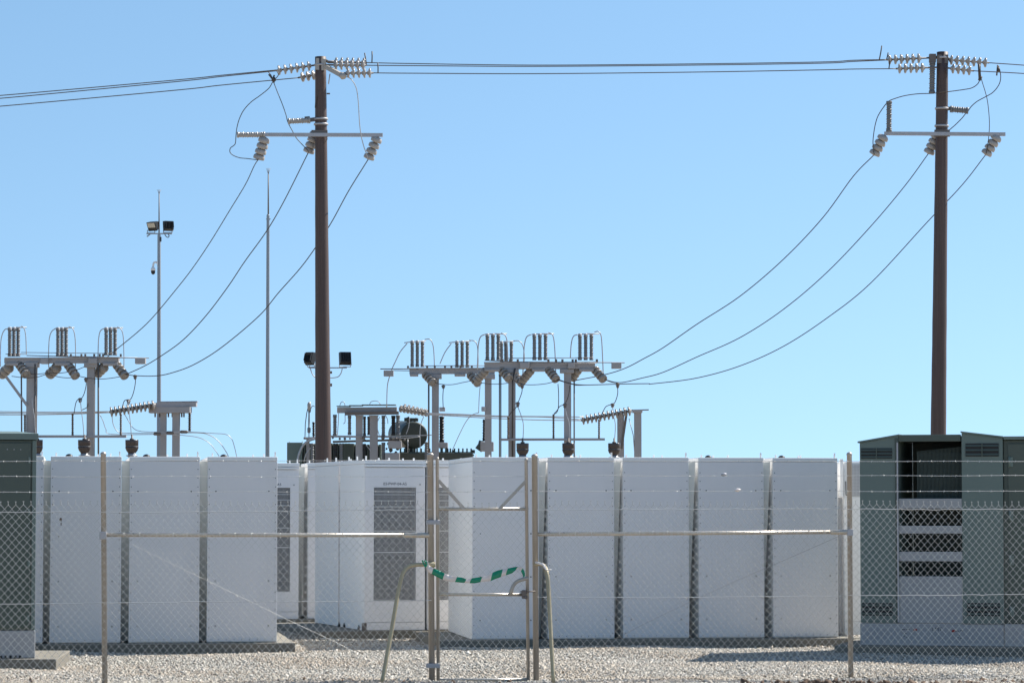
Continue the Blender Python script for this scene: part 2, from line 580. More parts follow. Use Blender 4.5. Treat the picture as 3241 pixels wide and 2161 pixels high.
MB().tube(spline([Fp(410, 1718, -.02), Fp(500, 1762, -.02), Fp(700, 1858, -.03), Fp(900, 1955, -.03), Fp(1090, 2045, -.05), Fp(1200, 2105, -.05)], 8), .0016, 5).build('bracing_cable', M['barb'], fl)

# ---- right run
o1 = Fp(1697, 2160); o1.z = 0
fr = thing('chain_link_fence', 'chain link fence run before the right cabinet row and the right green kiosk', 'fence', o1, 'chain link fence runs')
post_at(1692, 1440, 18.5, 1697).build('gate_post', M['pipe'], fr)
post_at(2688, 1434, 16, 2693).build('line_post', M['pipe'], fr)
rp0, rp1 = Fp(1690, 1690), Fp(2690, 1683)
MB().tube([rp0, rp1], .020, 14).lathe(rp1 - (rp1 - rp0).normalized() * .2, rp1, [(0, .021), (.01, .026), (.19, .026), (.20, .021)], 14).build('top_rail', M['rail'], fr)
MB().box(Fp(2690, 1692) - Vector((.03, .034, .01)), Fp(2690, 1674) + Vector((.03, .034, .0)), .006).build('rail_clamp', M['steel'], fr)
chain_mesh(1712, 3420, 1.765, .02, .035).build('chain_link_mesh', M['wire'], fr)
fence_wires(fr, 1697, 3430, [(1459, 1459), (1505, 1505), (1554, 1554)], [(1612, 1609), (1890, 1880)], JIG[3:] + JIG[:3])
st = spline([Fq(1694, 1785, .02), Fq(1708, 1784, .06), Fq(1718, 1787, .12), Fq(1727, 1798, .2), Fq(1733, 1825, .27), Fq(1737, 1880, .33), Fq(1742, 1980, .43), Fq(1752, 2165, .62)], 6)
MB().tube(st, .020, 14).build('bent_prop', M['pipe_tan'], fr)
MB().tube(spline([Fp(2655, 1697, -.02), Fp(2500, 1765, -.02), Fp(2300, 1852, -.03), Fp(2100, 1945, -.03), Fp(1990, 2000, -.03), Fp(1900, 2050, -.05)], 8), .0016, 5).build('bracing_cable', M['cable'], fr)

def ties(root, xa, xb, ya, yb, step=46):
    x, first = xa + 20, None
    while x < xb - 10:
        t = (x - xa) / (xb - xa)
        c = Fp(x, ya + (yb - ya) * t, .008)
        if first is None:
            mb = MB()
            ring = [Vector((.004 * math.sin(a * .5), -.030 * math.cos(a), .024 * math.sin(a))) for a in [i * .7 for i in range(11)]]
            mb.tube([c + q for q in ring], .0022, 5)
            first = mb.build('tie_wire', M['barb'], root, origin=c)
            first.location = c - ORG[root.name]
        else:
            o = first.copy()
            COL.objects.link(o)
            o.location = c - ORG[root.name]
        x += step * random.uniform(.8, 1.2)

ties(fl, 335, 1340, 1692, 1693)
ties(fr, 1705, 2680, 1690, 1683)

# ---- gate
og = Fp(1384, 2160); og.z = 0
gt = thing('pedestrian_gate', 'narrow galvanised pipe gate with chain link infill and two corner struts', 'gate', og)
stile_l = MB().lathe(Fp(1387, 2156), Fp(1384, 1449), [(0, .0165), (2.195, .0165), (2.20, .019), (2.215, .012), (2.217, .001)], 16)
stile_l.build('stile', M['pipe'], gt)
MB().lathe(Fp(1672, 2156), Fp(1665, 1449), [(0, .0165), (2.195, .0165), (2.20, .019), (2.215, .012), (2.217, .001)], 16).build('stile', M['pipe'], gt)
for y0, y1, r in ((1610, 1610, .0165), (1880, 1881, .0165), (2152, 2149, .0165)):
    MB().tube([Fp(1386, y0), Fp(1672, y1)], r, 14).build('gate_rail', M['rail'], gt)
MB().beam(Fp(1388, 1520), Fp(1468, 1609), .03, .03).build('corner_strut', M['pipe'], gt)
MB().beam(Fp(1667, 1519), Fp(1581, 1609), .03, .03).build('corner_strut', M['pipe'], gt)
chain_mesh(1390, 1668, 1.752, .04, .026).build('chain_link_mesh', M['wire'], gt)
for k, y in enumerate((1459, 1507, 1555)):
    barbed([(1384, y - 1), (1450, y + 1), (1530, y - .5), (1600, y + .8), (1670, y)], .03).build('barbed_wire', M['barb'], gt)
for y in (1652, 2105):
    a, b = Fp(1347, y, .042), Fp(1391, y, .042)
    mb = MB().beam(a, b, .012, .040)
    for u in (1353, 1369, 1381):
        c = Fp(u, y, .046)
        mb.tube([c, c + NF * .012], .008, 8)
    mb.tube([Fp(1385, y + 7), Fp(1385, y - 7)], .021, 14).tube([Fp(1364, y + 7), Fp(1364, y - 7)], .035, 18)
    mb.build('hinge', M['steel'], gt)
MB().tube(spline([Fp(1671, 1829, .01), Fp(1655, 1832, .02), Fp(1636, 1839, .02), Fp(1624, 1852, .02), Fp(1618, 1868, .02), Fp(1616, 1880, .01)], 6), .019, 12).build('hand_loop', M['pipe'], gt)
mb = MB().box(Fp(1650, 1893, .03) - Vector((0, .03, 0)), Fp(1664, 1866, .03) + Vector((0, .03, 0)), .005)
mb.tube([Fp(1645, 1871, .05), Fp(1692, 1870, .05)], .007, 8).tube([Fp(1654, 1886, .05), Fp(1666, 1892, .06)], .014, 10)
mb.build('latch', M['brown_steel'], gt)

# ---- barrier tape (its own thing: tied between gate post and gate)
tp = [(1346, 1781, 14), (1352, 1797, 16), (1366, 1806, 15), (1384, 1814, 17), (1401, 1823, 16), (1420, 1829, 15), (1440, 1832, 13), (1456, 1834, 13), (1470, 1837, 9), (1486, 1836, 13), (1503, 1835, 15), (1520, 1832, 14), (1536, 1829, 15), (1552, 1824, 22), (1568, 1817, 22), (1585, 1812, 20), (1600, 1808, 18), (1620, 1803, 16), (1632, 1797, 9), (1640, 1795, 6), (1648, 1801, 8), (1653, 1812, 7), (1655, 1824, 4)]
mb = MB()
cols = [1, 1, 0, 0, 1, 0, 0, 0, 1, 0, 0, 1, 1, 0, 0, 1, 0, 0, 1, 0, 0, 0]
cols = [1, 1, 0, 0, 1, 1, 0, 0, 1, 0, 0, 1, 1, 0, 0, 1, 0, 0, 1, 1, 0, 0]
sub = []
for i in range(len(tp) - 1):
    for j in range(4):
        t = j / 4
        a, b = tp[i], tp[i + 1]
        sub.append((a[0] + (b[0] - a[0]) * t, a[1] + (b[1] - a[1]) * t, a[2] + (b[2] - a[2]) * t, cols[i]))
sub.append((*tp[-1], 0))
vs, fs, mi = [], [], []
for i, (x, y, w, c) in enumerate(sub):
    tw = .010 * math.sin(i * .9) + .006 * math.sin(i * 2.3)
    sl = 3.2
    w *= 1.22
    vs += [Fp(x + sl, y - w / 2, .085 + tw), Fp(x, y, .08 - tw * .6), Fp(x - sl, y + w / 2, .085 + tw * .4)]
    vs += [p - NF * .0015 for p in vs[-3:]]
for i in range(len(sub) - 1):
    a, b = i * 6, i * 6 + 6
    for q in ((a, a + 1, b + 1, b), (a + 1, a + 2, b + 2, b + 1), (a + 3, b + 3, b + 4, a + 4), (a + 4, b + 4, b + 5, a + 5), (a, b, b + 3, a + 3), (a + 2, a + 5, b + 5, b + 2)):
        fs.append(q)
        mi.append(0 if sub[i][3] == 0 else 1)
for f, k in zip(fs, mi):
    pass
mb.v = [Vector(p) for p in vs]
mb.f = [list(f) for f in fs]
mb.s = [True] * len(fs)
mb.mi = mi
# knot round the prop and a loose tail on the other post
kn = spline([Fp(1340, 1772, .11), Fp(1346, 1782, .1), Fp(1343, 1792, .1), Fp(1338, 1783, .1), Fp(1333, 1771, .1)], 5)
mb.tube(kn, .009, 6, mi=0)
tape = mb.build('barrier_tape', [M['tape_green'], M['tape_white']], None, origin=Fp(1346, 1781, .1))
tag(tape, 'green and white striped barrier tape sagging across the gate', 'tape')
mb = MB()
tl = spline([Fq(1696, 1779, .08), Fq(1708, 1783, .16), Fq(1719, 1787, .19), Fq(1725, 1797, .25), Fq(1731, 1803, .3), Fq(1745, 1802, .3)], 5)
mb.tube(tl, [.012 if i < len(tl) * .6 else .006 for i in range(len(tl))], 6)
tail = mb.build('tape_scrap', M['tape_white'], None, origin=tl[0])
tag(tail, 'torn end of white tape knotted on the right prop of the gate', 'tape')
for x, y, m, lb in ((2288, 1503, M['steel'], 'grey scrap snagged on the middle barbed wire'), (2332, 1552, M['tape_white'], 'white scrap snagged on the lowest barbed wire')):
    c = Fp(x, y, .045)
    o = MB().lathe(c - EF * .03, c + EF * .03 + Vector((0, 0, .012)), [(0, .004), (.012, .014), (.03, .018), (.048, .011), (.062, .003)], 8).build('wire_scrap', m, None, origin=c)
    tag(o, lb, 'scrap')

# ------------------------------------------------------------------ plinths
def plinth(name, label, a, yaw, x0, x1, d0, d1, ztop, bev=.012, m=None):
    """a: anchor world point on the front line; x0..x1 along it, d0..d1 in depth"""
    r = MB().box((x0, d0, -.12), (x1, d1, ztop), bev).build(name, m or M['concrete'])
    r.location = (a.x, a.y, 0)
    r.rotation_euler = (0, 0, yaw)
    return tag(r, label, 'plinth', 'concrete plinths')

def anchor(x, D):
    p = P(x, 1600, D)
    return Vector((p.x, p.y, 0))

# ------------------------------------------------------------------ battery cabinets
def text_mesh(s, size):
    cu = bpy.data.curves.new('label_text', 'FONT')
    cu.body = s
    cu.size = size
    cu.extrude = .0006
    cu.align_x = 'CENTER'
    ob = bpy.data.objects.new('label_text', cu)
    COL.objects.link(ob)
    dg = bpy.context.evaluated_depsgraph_get()
    me = bpy.data.meshes.new_from_object(ob.evaluated_get(dg))
    bpy.data.objects.remove(ob)
    return me

CLIP = {}
def clip(root, x, y, h, z):
    if h not in CLIP:
        CLIP[h] = MB().box((-.009, -.015, 0), (.009, .015, h), .003).add([(-.006, -.02, -.03), (.006, -.02, -.03), (.006, -.014, .01), (-.006, -.014, .01)], [(0, 1, 2, 3)]).build('roof_clip', M['white'], root)
        CLIP[h].location = (x, y, z)
        return
    o = CLIP[h].copy()
    COL.objects.link(o)
    o.parent = root
    o.location = (x, y, z)

def cabinet(label, loc, yaw, w, d, h, front=False, group=None, text=None, clips=(), vent=None, side_text=None, gap=0.0, rust=False):
    root = thing('battery_cabinet', label, 'cabinet', (0, 0, 0), group)
    top = h - .055
    if not front:
        MB().box((0, .012, .0), (w, d, top), .006).build('body', M['white'], root)
    if front:
        # roof with a fascia that oversails the door
        MB().box((-.004, -.035, top + .002), (w + .004, d + .004, h), .006).box((-.004, -.038, top - .034), (w + .004, -.012, top - .004), .004).build('roof', M['white'], root)
        MB().box((.004, -.02, .0), (w - .004, .011, .098), .004).build('kick_panel', M['door'], root)
        x0, x1, z0, z1 = .125, .70, .39, 1.875
        # the housing is hollow behind the grille
        vs = [(0, .012, 0), (w, .012, 0), (w, .012, top), (0, .012, top), (x0, .012, z0), (x1, .012, z0), (x1, .012, z1), (x0, .012, z1),
              (x0, .20, z0), (x1, .20, z0), (x1, .20, z1), (x0, .20, z1), (0, d, 0), (w, d, 0), (w, d, top), (0, d, top)]
        MB().add(vs, [(0, 1, 5, 4), (1, 2, 6, 5), (2, 3, 7, 6), (3, 0, 4, 7), (4, 5, 9, 8), (5, 6, 10, 9), (6, 7, 11, 10), (7, 4, 8, 11), (8, 9, 10, 11),
                      (1, 13, 14, 2), (13, 12, 15, 14), (12, 0, 3, 15), (3, 2, 14, 15), (0, 12, 13, 1)]).build('body', M['white'], root)
        t = -.016
        door = MB()
        door.box((.006, t, .106), (x0, .0112, top - .045)).box((x1, t, .106), (w - .006, .0112, top - .045))
        door.box((x0, t, .106), (x1, .0112, z0)).box((x0, t, z1), (x1, .0112, top - .045))
        dr = door.build('door', M['door'], root)
        inn = MB().box((x0 + .002, .185, z0 + .002), (x1 - .002, .197, z1 - .002))
        inn.box((x0 + .002, .03, z0 + .002), (x0 + .012, .184, z1 - .002)).box((x1 - .012, .03, z0 + .002), (x1 - .002, .184, z1 - .002))
        for zz_ in (.52, .78, 1.03, 1.31, 1.60):
            inn.box((x0 + .013, .06, zz_), (x1 - .013, .184, zz_ + .02))
            inn.box((x0 + .05, .10, zz_ + .022), (x1 - .05, .184, zz_ + .13))
        inn.build('battery_rack', M['black'], dr)
        fr_ = MB().box((x0 - .012, -.0185, z0 - .012), (x1 + .012, -.0165, z0)).box((x0 - .012, -.0185, z1), (x1 + .012, -.0165, z1 + .012))
        fr_.box((x0 - .012, -.0185, z0 + .001), (x0, -.0165, z1 - .001)).box((x1, -.0185, z0 + .001), (x1 + .012, -.0165, z1 - .001)).build('grille_frame', M['door'], dr)
        gr = MB()
        p = .0158
        n = int((x1 - x0) / p)
        for i in range(1, n):
            x = x0 + (x1 - x0) * i / n
            gr.box((x - .0013, -.013, z0), (x + .0013, -.008, z1))
        n = int((z1 - z0) / p)
        for i in range(1, n):
            z = z0 + (z1 - z0) * i / n
            gr.box((x0, -.0125, z - .0012), (x1, -.0075, z + .0012))
        for z in (1.78, 1.70, 1.62, 1.30, 1.02):
            gr.box((x0, .002, z - .006), (x1, .008, z + .006))
        gr.build('grille', M['grille'], dr)
        MB().tube([(w - .075, -.0165, 1.915), (w - .075, -.022, 1.915)], .012, 10).build('lock', M['steel'], dr)
        if text:
            me = text_mesh(text, .052)
            me.materials.append(M['ink'])
            o = bpy.data.objects.new('lettering', me)
            COL.objects.link(o)
            o.parent = dr
            o.location = ((x0 + x1) / 2, -.0172, 1.905)
            o.rotation_euler = (math.pi / 2, 0, 0)
    else:
        MB().box((.0, .0, .012), (w, .011, top), .004).build('back_panel', M['panel'], root)
        MB().box((-.002, -.004, top + .002), (w + .002, d + .004, h), .008).build('roof', M['white'], root)
        b = MB()
        z = .07
        while z < top - .03:
            for x in (.022, w - .022):
                b.tube([(x, .001, z), (x, -.003, z)], .0055, 7)
            z += .104
        for x in (.10, w - .10):
            for k in range(4):
                zz = h - .41 - .53 * k
                b.tube([(x, .001, zz), (x, -.004, zz)], .0085, 8)
        for i in range(9):
            b.tube([(.05 + (w - .1) * i / 8, .001, .035), (.05 + (w - .1) * i / 8, -.003, .035)], .005, 7)
        b.build('bolts', M['black'], root)['kind'] = 'stuff'
    if gap:
        # cover between cabinets; slope made up so its top catches more sky light
        xa, xb = w + .002, w + gap - .002
        MB().add([(xa, .50, 0), (xb, .50, 0), (xb, .16, top * .72), (xa, .16, top * .72), (xb, .03, top), (xa, .03, top),
                  (xa, .515, 0), (xb, .515, 0), (xb, .175, top * .72), (xa, .175, top * .72), (xb, .045, top), (xa, .045, top)],
                 [(0, 1, 2, 3), (3, 2, 4, 5), (7, 6, 9, 8), (8, 9, 11, 10), (5, 4, 10, 11), (1, 0, 6, 7), (1, 7, 8, 2), (2, 8, 10, 4), (6, 0, 3, 9), (9, 3, 5, 11)]).build('gap_light_ramp', M['cream'], root)
    for x, y, hh in clips:
        clip(root, x, y, hh, h)
    if vent is not None:
        MB().lathe((vent, .45, h - .01), (vent, .45, h + .1), [(0, .05), (.012, .045), (.028, .042), (.036, .034), (.044, .018), (.047, .002)], 16).build('roof_vent', M['black'], root)
    if rust:
        MB().add([(.105, -.0016, 1.44), (.125, -.0016, 1.425), (.137, -.0016, 1.44), (.135, -.0016, 1.465), (.118, -.0016, 1.475), (.108, -.0016, 1.46)], [(0, 1, 2, 3, 4, 5)]).add([(.122, -.0016, 1.38), (.132, -.0016, 1.385), (.13, -.0016, 1.42), (.12, -.0016, 1.41)], [(0, 1, 2, 3)]).build('rust_stain', M['rust'], root)
    root.location = Vector(loc) + Vector((random.uniform(-.003, .003), random.uniform(-.012, .012), random.uniform(-.001, .004)))
    root.rotation_euler = (0, random.uniform(-.0012, .0012), yaw + random.uniform(-.006, .006))
    return root

BACKS = 'white battery cabinets in rows'
# left row
zl = .134
al = anchor(872, line_D(872, 600, 60.0))
LW = [('white battery cabinet mostly hidden behind the left green kiosk', -88, False), ('white cabinet with a small rust stain, behind the thin left fence post', 160, True),
      ('white plain backed cabinet left of the end cabinet of the left row', 410, False), ('white plain backed cabinet at the open right end of the left row', 656, False)]
for i, (lb, x, ru) in enumerate(LW):
    p = P(x, 1600, line_D(x, 600, 60.0)); p.z = zl
    cabinet(lb, p, YAW, .828, 2.6, 2.195, group=BACKS, clips=[(.06, .1, .045), (.45 + .1 * (i % 2), .25, .03), (.805, .06, .06), (.70, .6, .045)], vent=.21, rust=ru, gap=.095 if x < 600 else 0)
plinth('plinth', 'long low concrete plinth under the left row of white cabinets', al, YAW, -4.4, .235, -.11, 2.9, zl - .002)

# right row
zr = .112
ar = anchor(1495, line_D(1495, 2000, 62.7))
RW = [('white cabinet behind the gate, its bright left side showing', 1495), ('white plain backed cabinet just right of the gate, second of the right row', 1734),
      ('white plain backed cabinet in the middle of the right row', 1972), ('white plain backed cabinet with a pale and a grey scrap hanging before it', 2211),
      ('white plain backed cabinet at the far right end of the right row', 2446)]
for i, (lb, x) in enumerate(RW):
    p = P(x, 1600, line_D(x, 2000, 62.7)); p.z = zr
    cabinet(lb, p, YAW, .828, 2.6, 2.235, group=BACKS, clips=[(.06, .1, .035), (.25 + .15 * (i % 3), .3, .03), (.50, .6, .04), (.805, .06, .06)], vent=.22 if i > 2 else None, gap=.094 if i < 4 else 0)
plinth('plinth', 'long low concrete plinth under the right row of white cabinets', ar, YAW, -.42, 4.9, -.13, 2.62, zr - .002)

# middle pair with a grille, turned a little more
YM = math.radians(17.5)
zm = .117
pm = P(1153, 1600, 66.7); pm.z = zm
MC = cabinet('white cabinet with a tall wire grille door lettered 03-PWP-04-A5 in full', pm, YM, .83, 1.33, 2.235, front=True, group='white cabinets with grille doors', text='03-PWP-04-A5',
        clips=[(.04, .08, .055), (.22, .1, .03), (.36, .1, .03), (.55, .1, .025), (.7, .1, .03), (.04, .55, .055), (.04, 1.0, .055)])
off = Vector((-math.sin(YM), math.cos(YM), 0))
alo = Vector((math.cos(YM), math.sin(YM), 0))
cabinet('white plain sided cabinet backing onto the lettered grille cabinet', pm + off * 1.395, YM, .83, 1.33, 2.235, group=BACKS, clips=[(.04, .3, .055), (.04, .8, .055), (.3, .5, .04)])
cabinet('white grille cabinet in the narrow gap left of the right row, behind the gate hinge', pm + alo * .858, YM, .83, 1.33, 2.235, front=True, group='white cabinets with grille doors',
        clips=[(.04, .08, .05), (.25, .1, .03), (.5, .1, .03)])
r = plinth('plinth', 'deep concrete plinth with sunlit corner under the lettered grille cabinet', Vector((pm.x, pm.y, 0)), YM, -.62, 1.75, -.10, 2.95, zm - .002)
for y_ in (.22, 1.02, 1.30):
    MB().box((-.028, y_ - .02, .0), (-.001, y_ + .02, .035), .004).box((-.020, y_ - .008, .035), (-.008, y_ + .008, .06)).build('anchor_bracket', M['black'], MC)
MB().box((-.03, -.03, .0), (.03, .006, .098), .004).build('corner_block', M['brown_steel'], MC)

# rear row
zz = .134
for x, lb, tx in ((763, 'white grille cabinet farthest back, partly hidden by the left row', '03-PWP-03-A5'), (975, 'white cabinet edge farthest back, in the gap beside the lettered cabinet', None)):
    p = P(x, 1600, line_D(x, 763, 72.6)); p.z = zz
    cabinet(lb, p, YAW, .828, 1.33, 2.23, front=True, group='white cabinets with grille doors', text=tx, gap=.085 if tx else 0, clips=[(.03, .1, .04), (.5, .1, .03), (.7, .1, .04), (.81, .1, .055)])
ap = anchor(763, 72.6)
plinth('plinth', 'shaded concrete plinth under the farthest grille cabinet', ap, YAW, -1.0, 1.9, -.12, 1.5, zz - .002)

# cabinet between the right row and the kiosk
p = P(2671, 1600, 64.6); p.z = zr
root = thing('inverter_cabinet', 'narrow white cabinet with a small mesh vent, between the right row and the kiosk', 'cabinet', (0, 0, 0))
MB().box((0, 0, 0), (.9, 1.2, 2.2), .008).build('body', M['white'], root)
MB().box((.0, -.012, .17), (.9, -.001, 1.74), .004).build('lower_panel', M['white'], root)
MB().box((.0, -.012, .0), (.9, -.001, .163), .004).build('kick_panel', M['white'], root)
v = MB().box((.066, -.010, 1.76), (.26, -.002, 2.17), .003).build('vent', M['steel'], root)
gr = MB()
for i in range(11):
    gr.box((.068 + i * .0185, -.016, 1.765), (.072 + i * .0185, -.011, 2.165))
for i in range(22):
    gr.box((.066, -.0165, 1.768 + i * .0185), (.26, -.0115, 1.772 + i * .0185))
gr.build('vent_mesh', M['grille'], v)
MB().tube([(.02, -.02, 1.95), (.02, -.03, 1.78), (.05, -.03, 1.765)], .006, 6).build('hook', M['black'], root)
MB().box((-.055, -.03, 1.75), (-.012, .03, 2.235), .004).build('edge_trim', M['white'], root)
MB().box((-.055, .06, .0), (-.012, .1, 1.74), .004).build('edge_trim', M['steel'], root)
root.location = p
root.rotation_euler = (0, 0, YAW)

# ------------------------------------------------------------------ green transformer kiosks
def louvre(root, x0, x1, z0, z1, y=-.006):
    lv = MB().box((x0, y - .002, z0), (x1, y + .005, z1)).build('louvre', M['dark'], root)
    b = MB()
    n = max(3, int((z1 - z0) / .04))
    for i in range(n):
        z = z0 + (z1 - z0) * (i + .5) / n
        b.add([(x0, y - .012, z - .010), (x1, y - .012, z - .010), (x1, y - .003, z + .010), (x0, y - .003, z + .010),
               (x0, y - .014, z - .012), (x1, y - .014, z - .012), (x1, y - .005, z + .008), (x0, y - .005, z + .008)],
              [(0, 1, 2, 3), (7, 6, 5, 4), (0, 4, 5, 1), (1, 5, 6, 2), (2, 6, 7, 3), (3, 7, 4, 0)])
    b.box(((x0 + x1) / 2 - .006, y - .018, z0), ((x0 + x1) / 2 + .006, y - .002, z1))
    b.build('slats', M['green_dark'], lv)
    return lv

def gable_box(x0, x1, y0, y1, z0, zl_, zr_):
    return MB().add([(x0, y0, z0), (x1, y0, z0), (x1, y1, z0), (x0, y1, z0), (x0, y0, zl_), (x1, y0, zr_), (x1, y1, zr_), (x0, y1, zl_)],
                    [(0, 3, 2, 1), (4, 5, 6, 7), (0, 1, 5, 4), (1, 2, 6, 5), (2, 3, 7, 6), (3, 0, 4, 7)])

def slab(x0, x1, y0, y1, zl_, zr_, t=.018):
    return MB().add([(x0, y0, zl_ - t), (x1, y0, zr_ - t), (x1, y1, zr_ - t), (x0, y1, zl_ - t), (x0, y0, zl_), (x1, y0, zr_), (x1, y1, zr_), (x0, y1, zl_)],
                    [(0, 3, 2, 1), (4, 5, 6, 7), (0, 1, 5, 4), (1, 2, 6, 5), (2, 3, 7, 6), (3, 0, 4, 7)])

kp = P(2720, 1600, 59.0); kp.z = .134
KR = thing('transformer_kiosk', 'green transformer kiosk at right with an open slatted bay between two louvred ends', 'kiosk', (0, 0, 0), 'green transformer kiosks')
dK = 1.5
MB().box((0, 0, 0), (1.66, dK, .255), .008).build('base', M['precast'], KR)
MB().box((1.664, -.012, 0), (3.2, dK, .258), .008).build('base', M['precast_light'], KR)
b1 = gable_box(0.008, .455, .0, dK, .262, 2.345, 2.425).build('compartment', M['green'], KR)
slab(-.015, .47, -.02, dK + .02, 2.365, 2.447).build('roof', M['green'], KR)
louvre(KR, .024, .385, 2.165, 2.285)
louvre(KR, .024, .385, .345, .49)
mb = MB().box((.418, -.012, .265), (.452, -.002, 2.40), .003)
mb.build('corner_post', M['green_dark'], KR)
gable_box(1.19, 1.66, -.008, dK, .262, 2.455, 2.395).build('compartment', M['green'], KR)
slab(1.18, 1.668, -.03, dK + .02, 2.477, 2.417).build('roof', M['green'], KR)
lv = louvre(KR, 1.235, 1.615, 2.185, 2.335, -.014)
louvre(KR, 1.235, 1.615, .35, .50, -.014)
MB().box((1.665, .03, .262), (3.2, dK, 2.37), .006).build('compartment', M['green_dark'], KR)
MB().box((1.672, -.03, 2.376), (3.2, dK + .02, 2.415), .006).build('roof', M['green'], KR)
dr = MB().box((1.72, .008, .275), (3.0, .028, 2.33), .004).build('door', M['green_dark'], KR)
for z in (2.12, 1.5, .99, .40):
    MB().tube([(1.735, .0, z - .06), (1.735, .0, z + .06)], .012, 10).box((1.738, -.002, z - .055), (1.775, .0075, z + .055)).build('hinge', M['green'], dr)
# open bay
MB().box((.456, 0, 2.36), (1.178, .06, 2.44), .005).build('bay_header', M['green_dark'], KR)
fin = MB()
for i in range(34):
    x = .66 + i * .0155
    fin.add([(x, .14, 1.68), (x + .006, .14, 1.68), (x + .006, .75, 1.68), (x, .75, 1.68), (x, .14, 2.25 + i * .0016), (x + .006, .14, 2.25 + i * .0016), (x + .006, .75, 2.25 + i * .0016), (x, .75, 2.25 + i * .0016)],
            [(0, 3, 2, 1), (4, 5, 6, 7), (0, 1, 5, 4), (1, 2, 6, 5), (2, 3, 7, 6), (3, 0, 4, 7)])
fin.box((.655, .17, 1.68), (1.185, .74, 2.235)).build('radiator', M['fins'], KR)
MB().box((.457, .062, 2.372), (1.188, dK, 2.425), .004).build('bay_sun_blocker', M['green'], KR)  # added roof that blocks the sun so the bay stays dark
MB().box((.46, dK - .05, .262), (1.185, dK - .01, 2.42)).build('bay_back_wall', M['green_dark'], KR)
mb = MB().tube([(1.07, .08, 2.41), (1.18, .08, 2.41)], .012, 8)
for i in range(4):
    mb.tube([(1.08 + i * .03, .08, 2.405), (1.08 + i * .03, .08, 2.375)], .009, 8)
mb.build('bushing_row', M['steel'], KR)
for z0, z1 in ((1.585, 1.70), (1.295, 1.385), (.975, 1.084)):
    MB().box((.458, -.004, z0), (1.188, .05, z1), .004).build('bay_slat', M['precast'], KR)
MB().box((.458, -.004, .26), (1.188, .05, .80), .004).build('bay_panel', M['precast'], KR)
MB().box((.44, -.03, .27), (.456, .0, 2.35), .002).build('bay_flashing', M['steel'], KR)
# stickers and faded stencilling on the base
for tx, tz, sz, red_x in (('- -', .185, .05, .64), ('- -', .175, .05, 1.08)):
    MB().add([(red_x - .02, -.002, tz - .012), (red_x + .016, -.002, tz - .014), (red_x + .021, -.002, tz + .008), (red_x - .004, -.002, tz + .017), (red_x - .022, -.002, tz + .004)], [(0, 1, 2, 3, 4)]).build('sticker', M['red'], KR)
    s_ = MB()
    x = red_x - .11 if red_x < .8 else red_x + .07
    for dx, dz, w in ((-.03, 0, .022), (.025, .004, .018), (-.005, -.045, .012), (-.02, -.075, .006), (.012, -.085, .006)):
        s_.box((x + dx - w, -.003, tz + dz - .004), (x + dx + w, -.0015, tz + dz + .005))
    s_.build('stencil_mark', M['stencil'], KR)
me = text_mesh('1 MT', .058)
me.materials.append(M['stencil'])
o = bpy.data.objects.new('stencil_mark', me)
COL.objects.link(o)
o.parent = KR
o.location = (.885, -.0025, .175)
o.rotation_euler = (math.pi / 2, 0, 0)
KR.location = kp
KR.rotation_euler = (0, 0, math.radians(-14))
plinth('plinth', 'shaded concrete plinth under the right green kiosk, one end sunlit', Vector((kp.x, kp.y, 0)), math.radians(-14), -.29, 3.6, -.10, 1.8, .132)

kq = P(115, 1600, 54.0); kq.z = .134
KL = thing('transformer_kiosk', 'dark green transformer kiosk cut off by the left edge, with a hinged door', 'kiosk', (0, 0, 0), 'green transformer kiosks')
MB().box((-3.2, 0, 0), (0, 1.6, .292), .01).build('base', M['precast'], KL)
for i in range(5):
    MB().box((-.37 + i * .05, -.006, .002), (-.345 + i * .05, -.001, .032)).build('base_slot', M['black'], KL)
MB().box((-3.2, .012, .297), (-.004, 1.6, 2.315), .006).build('housing', M['green_dark'], KL)
MB().add([(-3.2, -.03, 2.32), (.015, -.03, 2.32), (.015, 1.62, 2.32), (-3.2, 1.62, 2.32), (-3.2, -.03, 2.392), (.015, -.03, 2.385), (.015, 1.62, 2.385), (-3.2, 1.62, 2.392), (-3.2, .8, 2.43), (-.2, .8, 2.428)],
         [(0, 3, 2, 1), (0, 1, 5, 4), (1, 2, 6, 5), (2, 3, 7, 6), (4, 5, 9, 8), (7, 8, 9, 6), (5, 6, 9), (3, 0, 4, 8, 7)]).build('roof', M['green'], KL)
dr = MB().box((-1.2, -.008, .32), (-.062, .0105, 2.285), .005).build('door', M['green_dark'], KL)
for z in (2.10, 1.55, 1.0, .42):
    MB().box((-.088, -.016, z - .035), (-.064, -.0085, z + .035), .003).build('hinge', M['green'], dr)
MB().box((-.046, -.006, .3), (-.004, .0115, 2.312), .003).build('corner_post', M['green'], KL)
for x in (-.31, -.24, -.17):
    MB().tube([(x, -.009, 2.215), (x, -.013, 2.215)], .006, 8).build('rivet', M['steel'], dr)
KL.location = kq
KL.rotation_euler = (0, 0, math.radians(10))
plinth('plinth', 'pale concrete plinth under the left green kiosk, nearest the camera', Vector((kq.x, kq.y, 0)), math.radians(4), -3.6, .235, -.14, 1.8, .131)

# ------------------------------------------------------------------ timber poles
DP = 117.0
def px2m(w, D=DP):
    return w * D / NOM

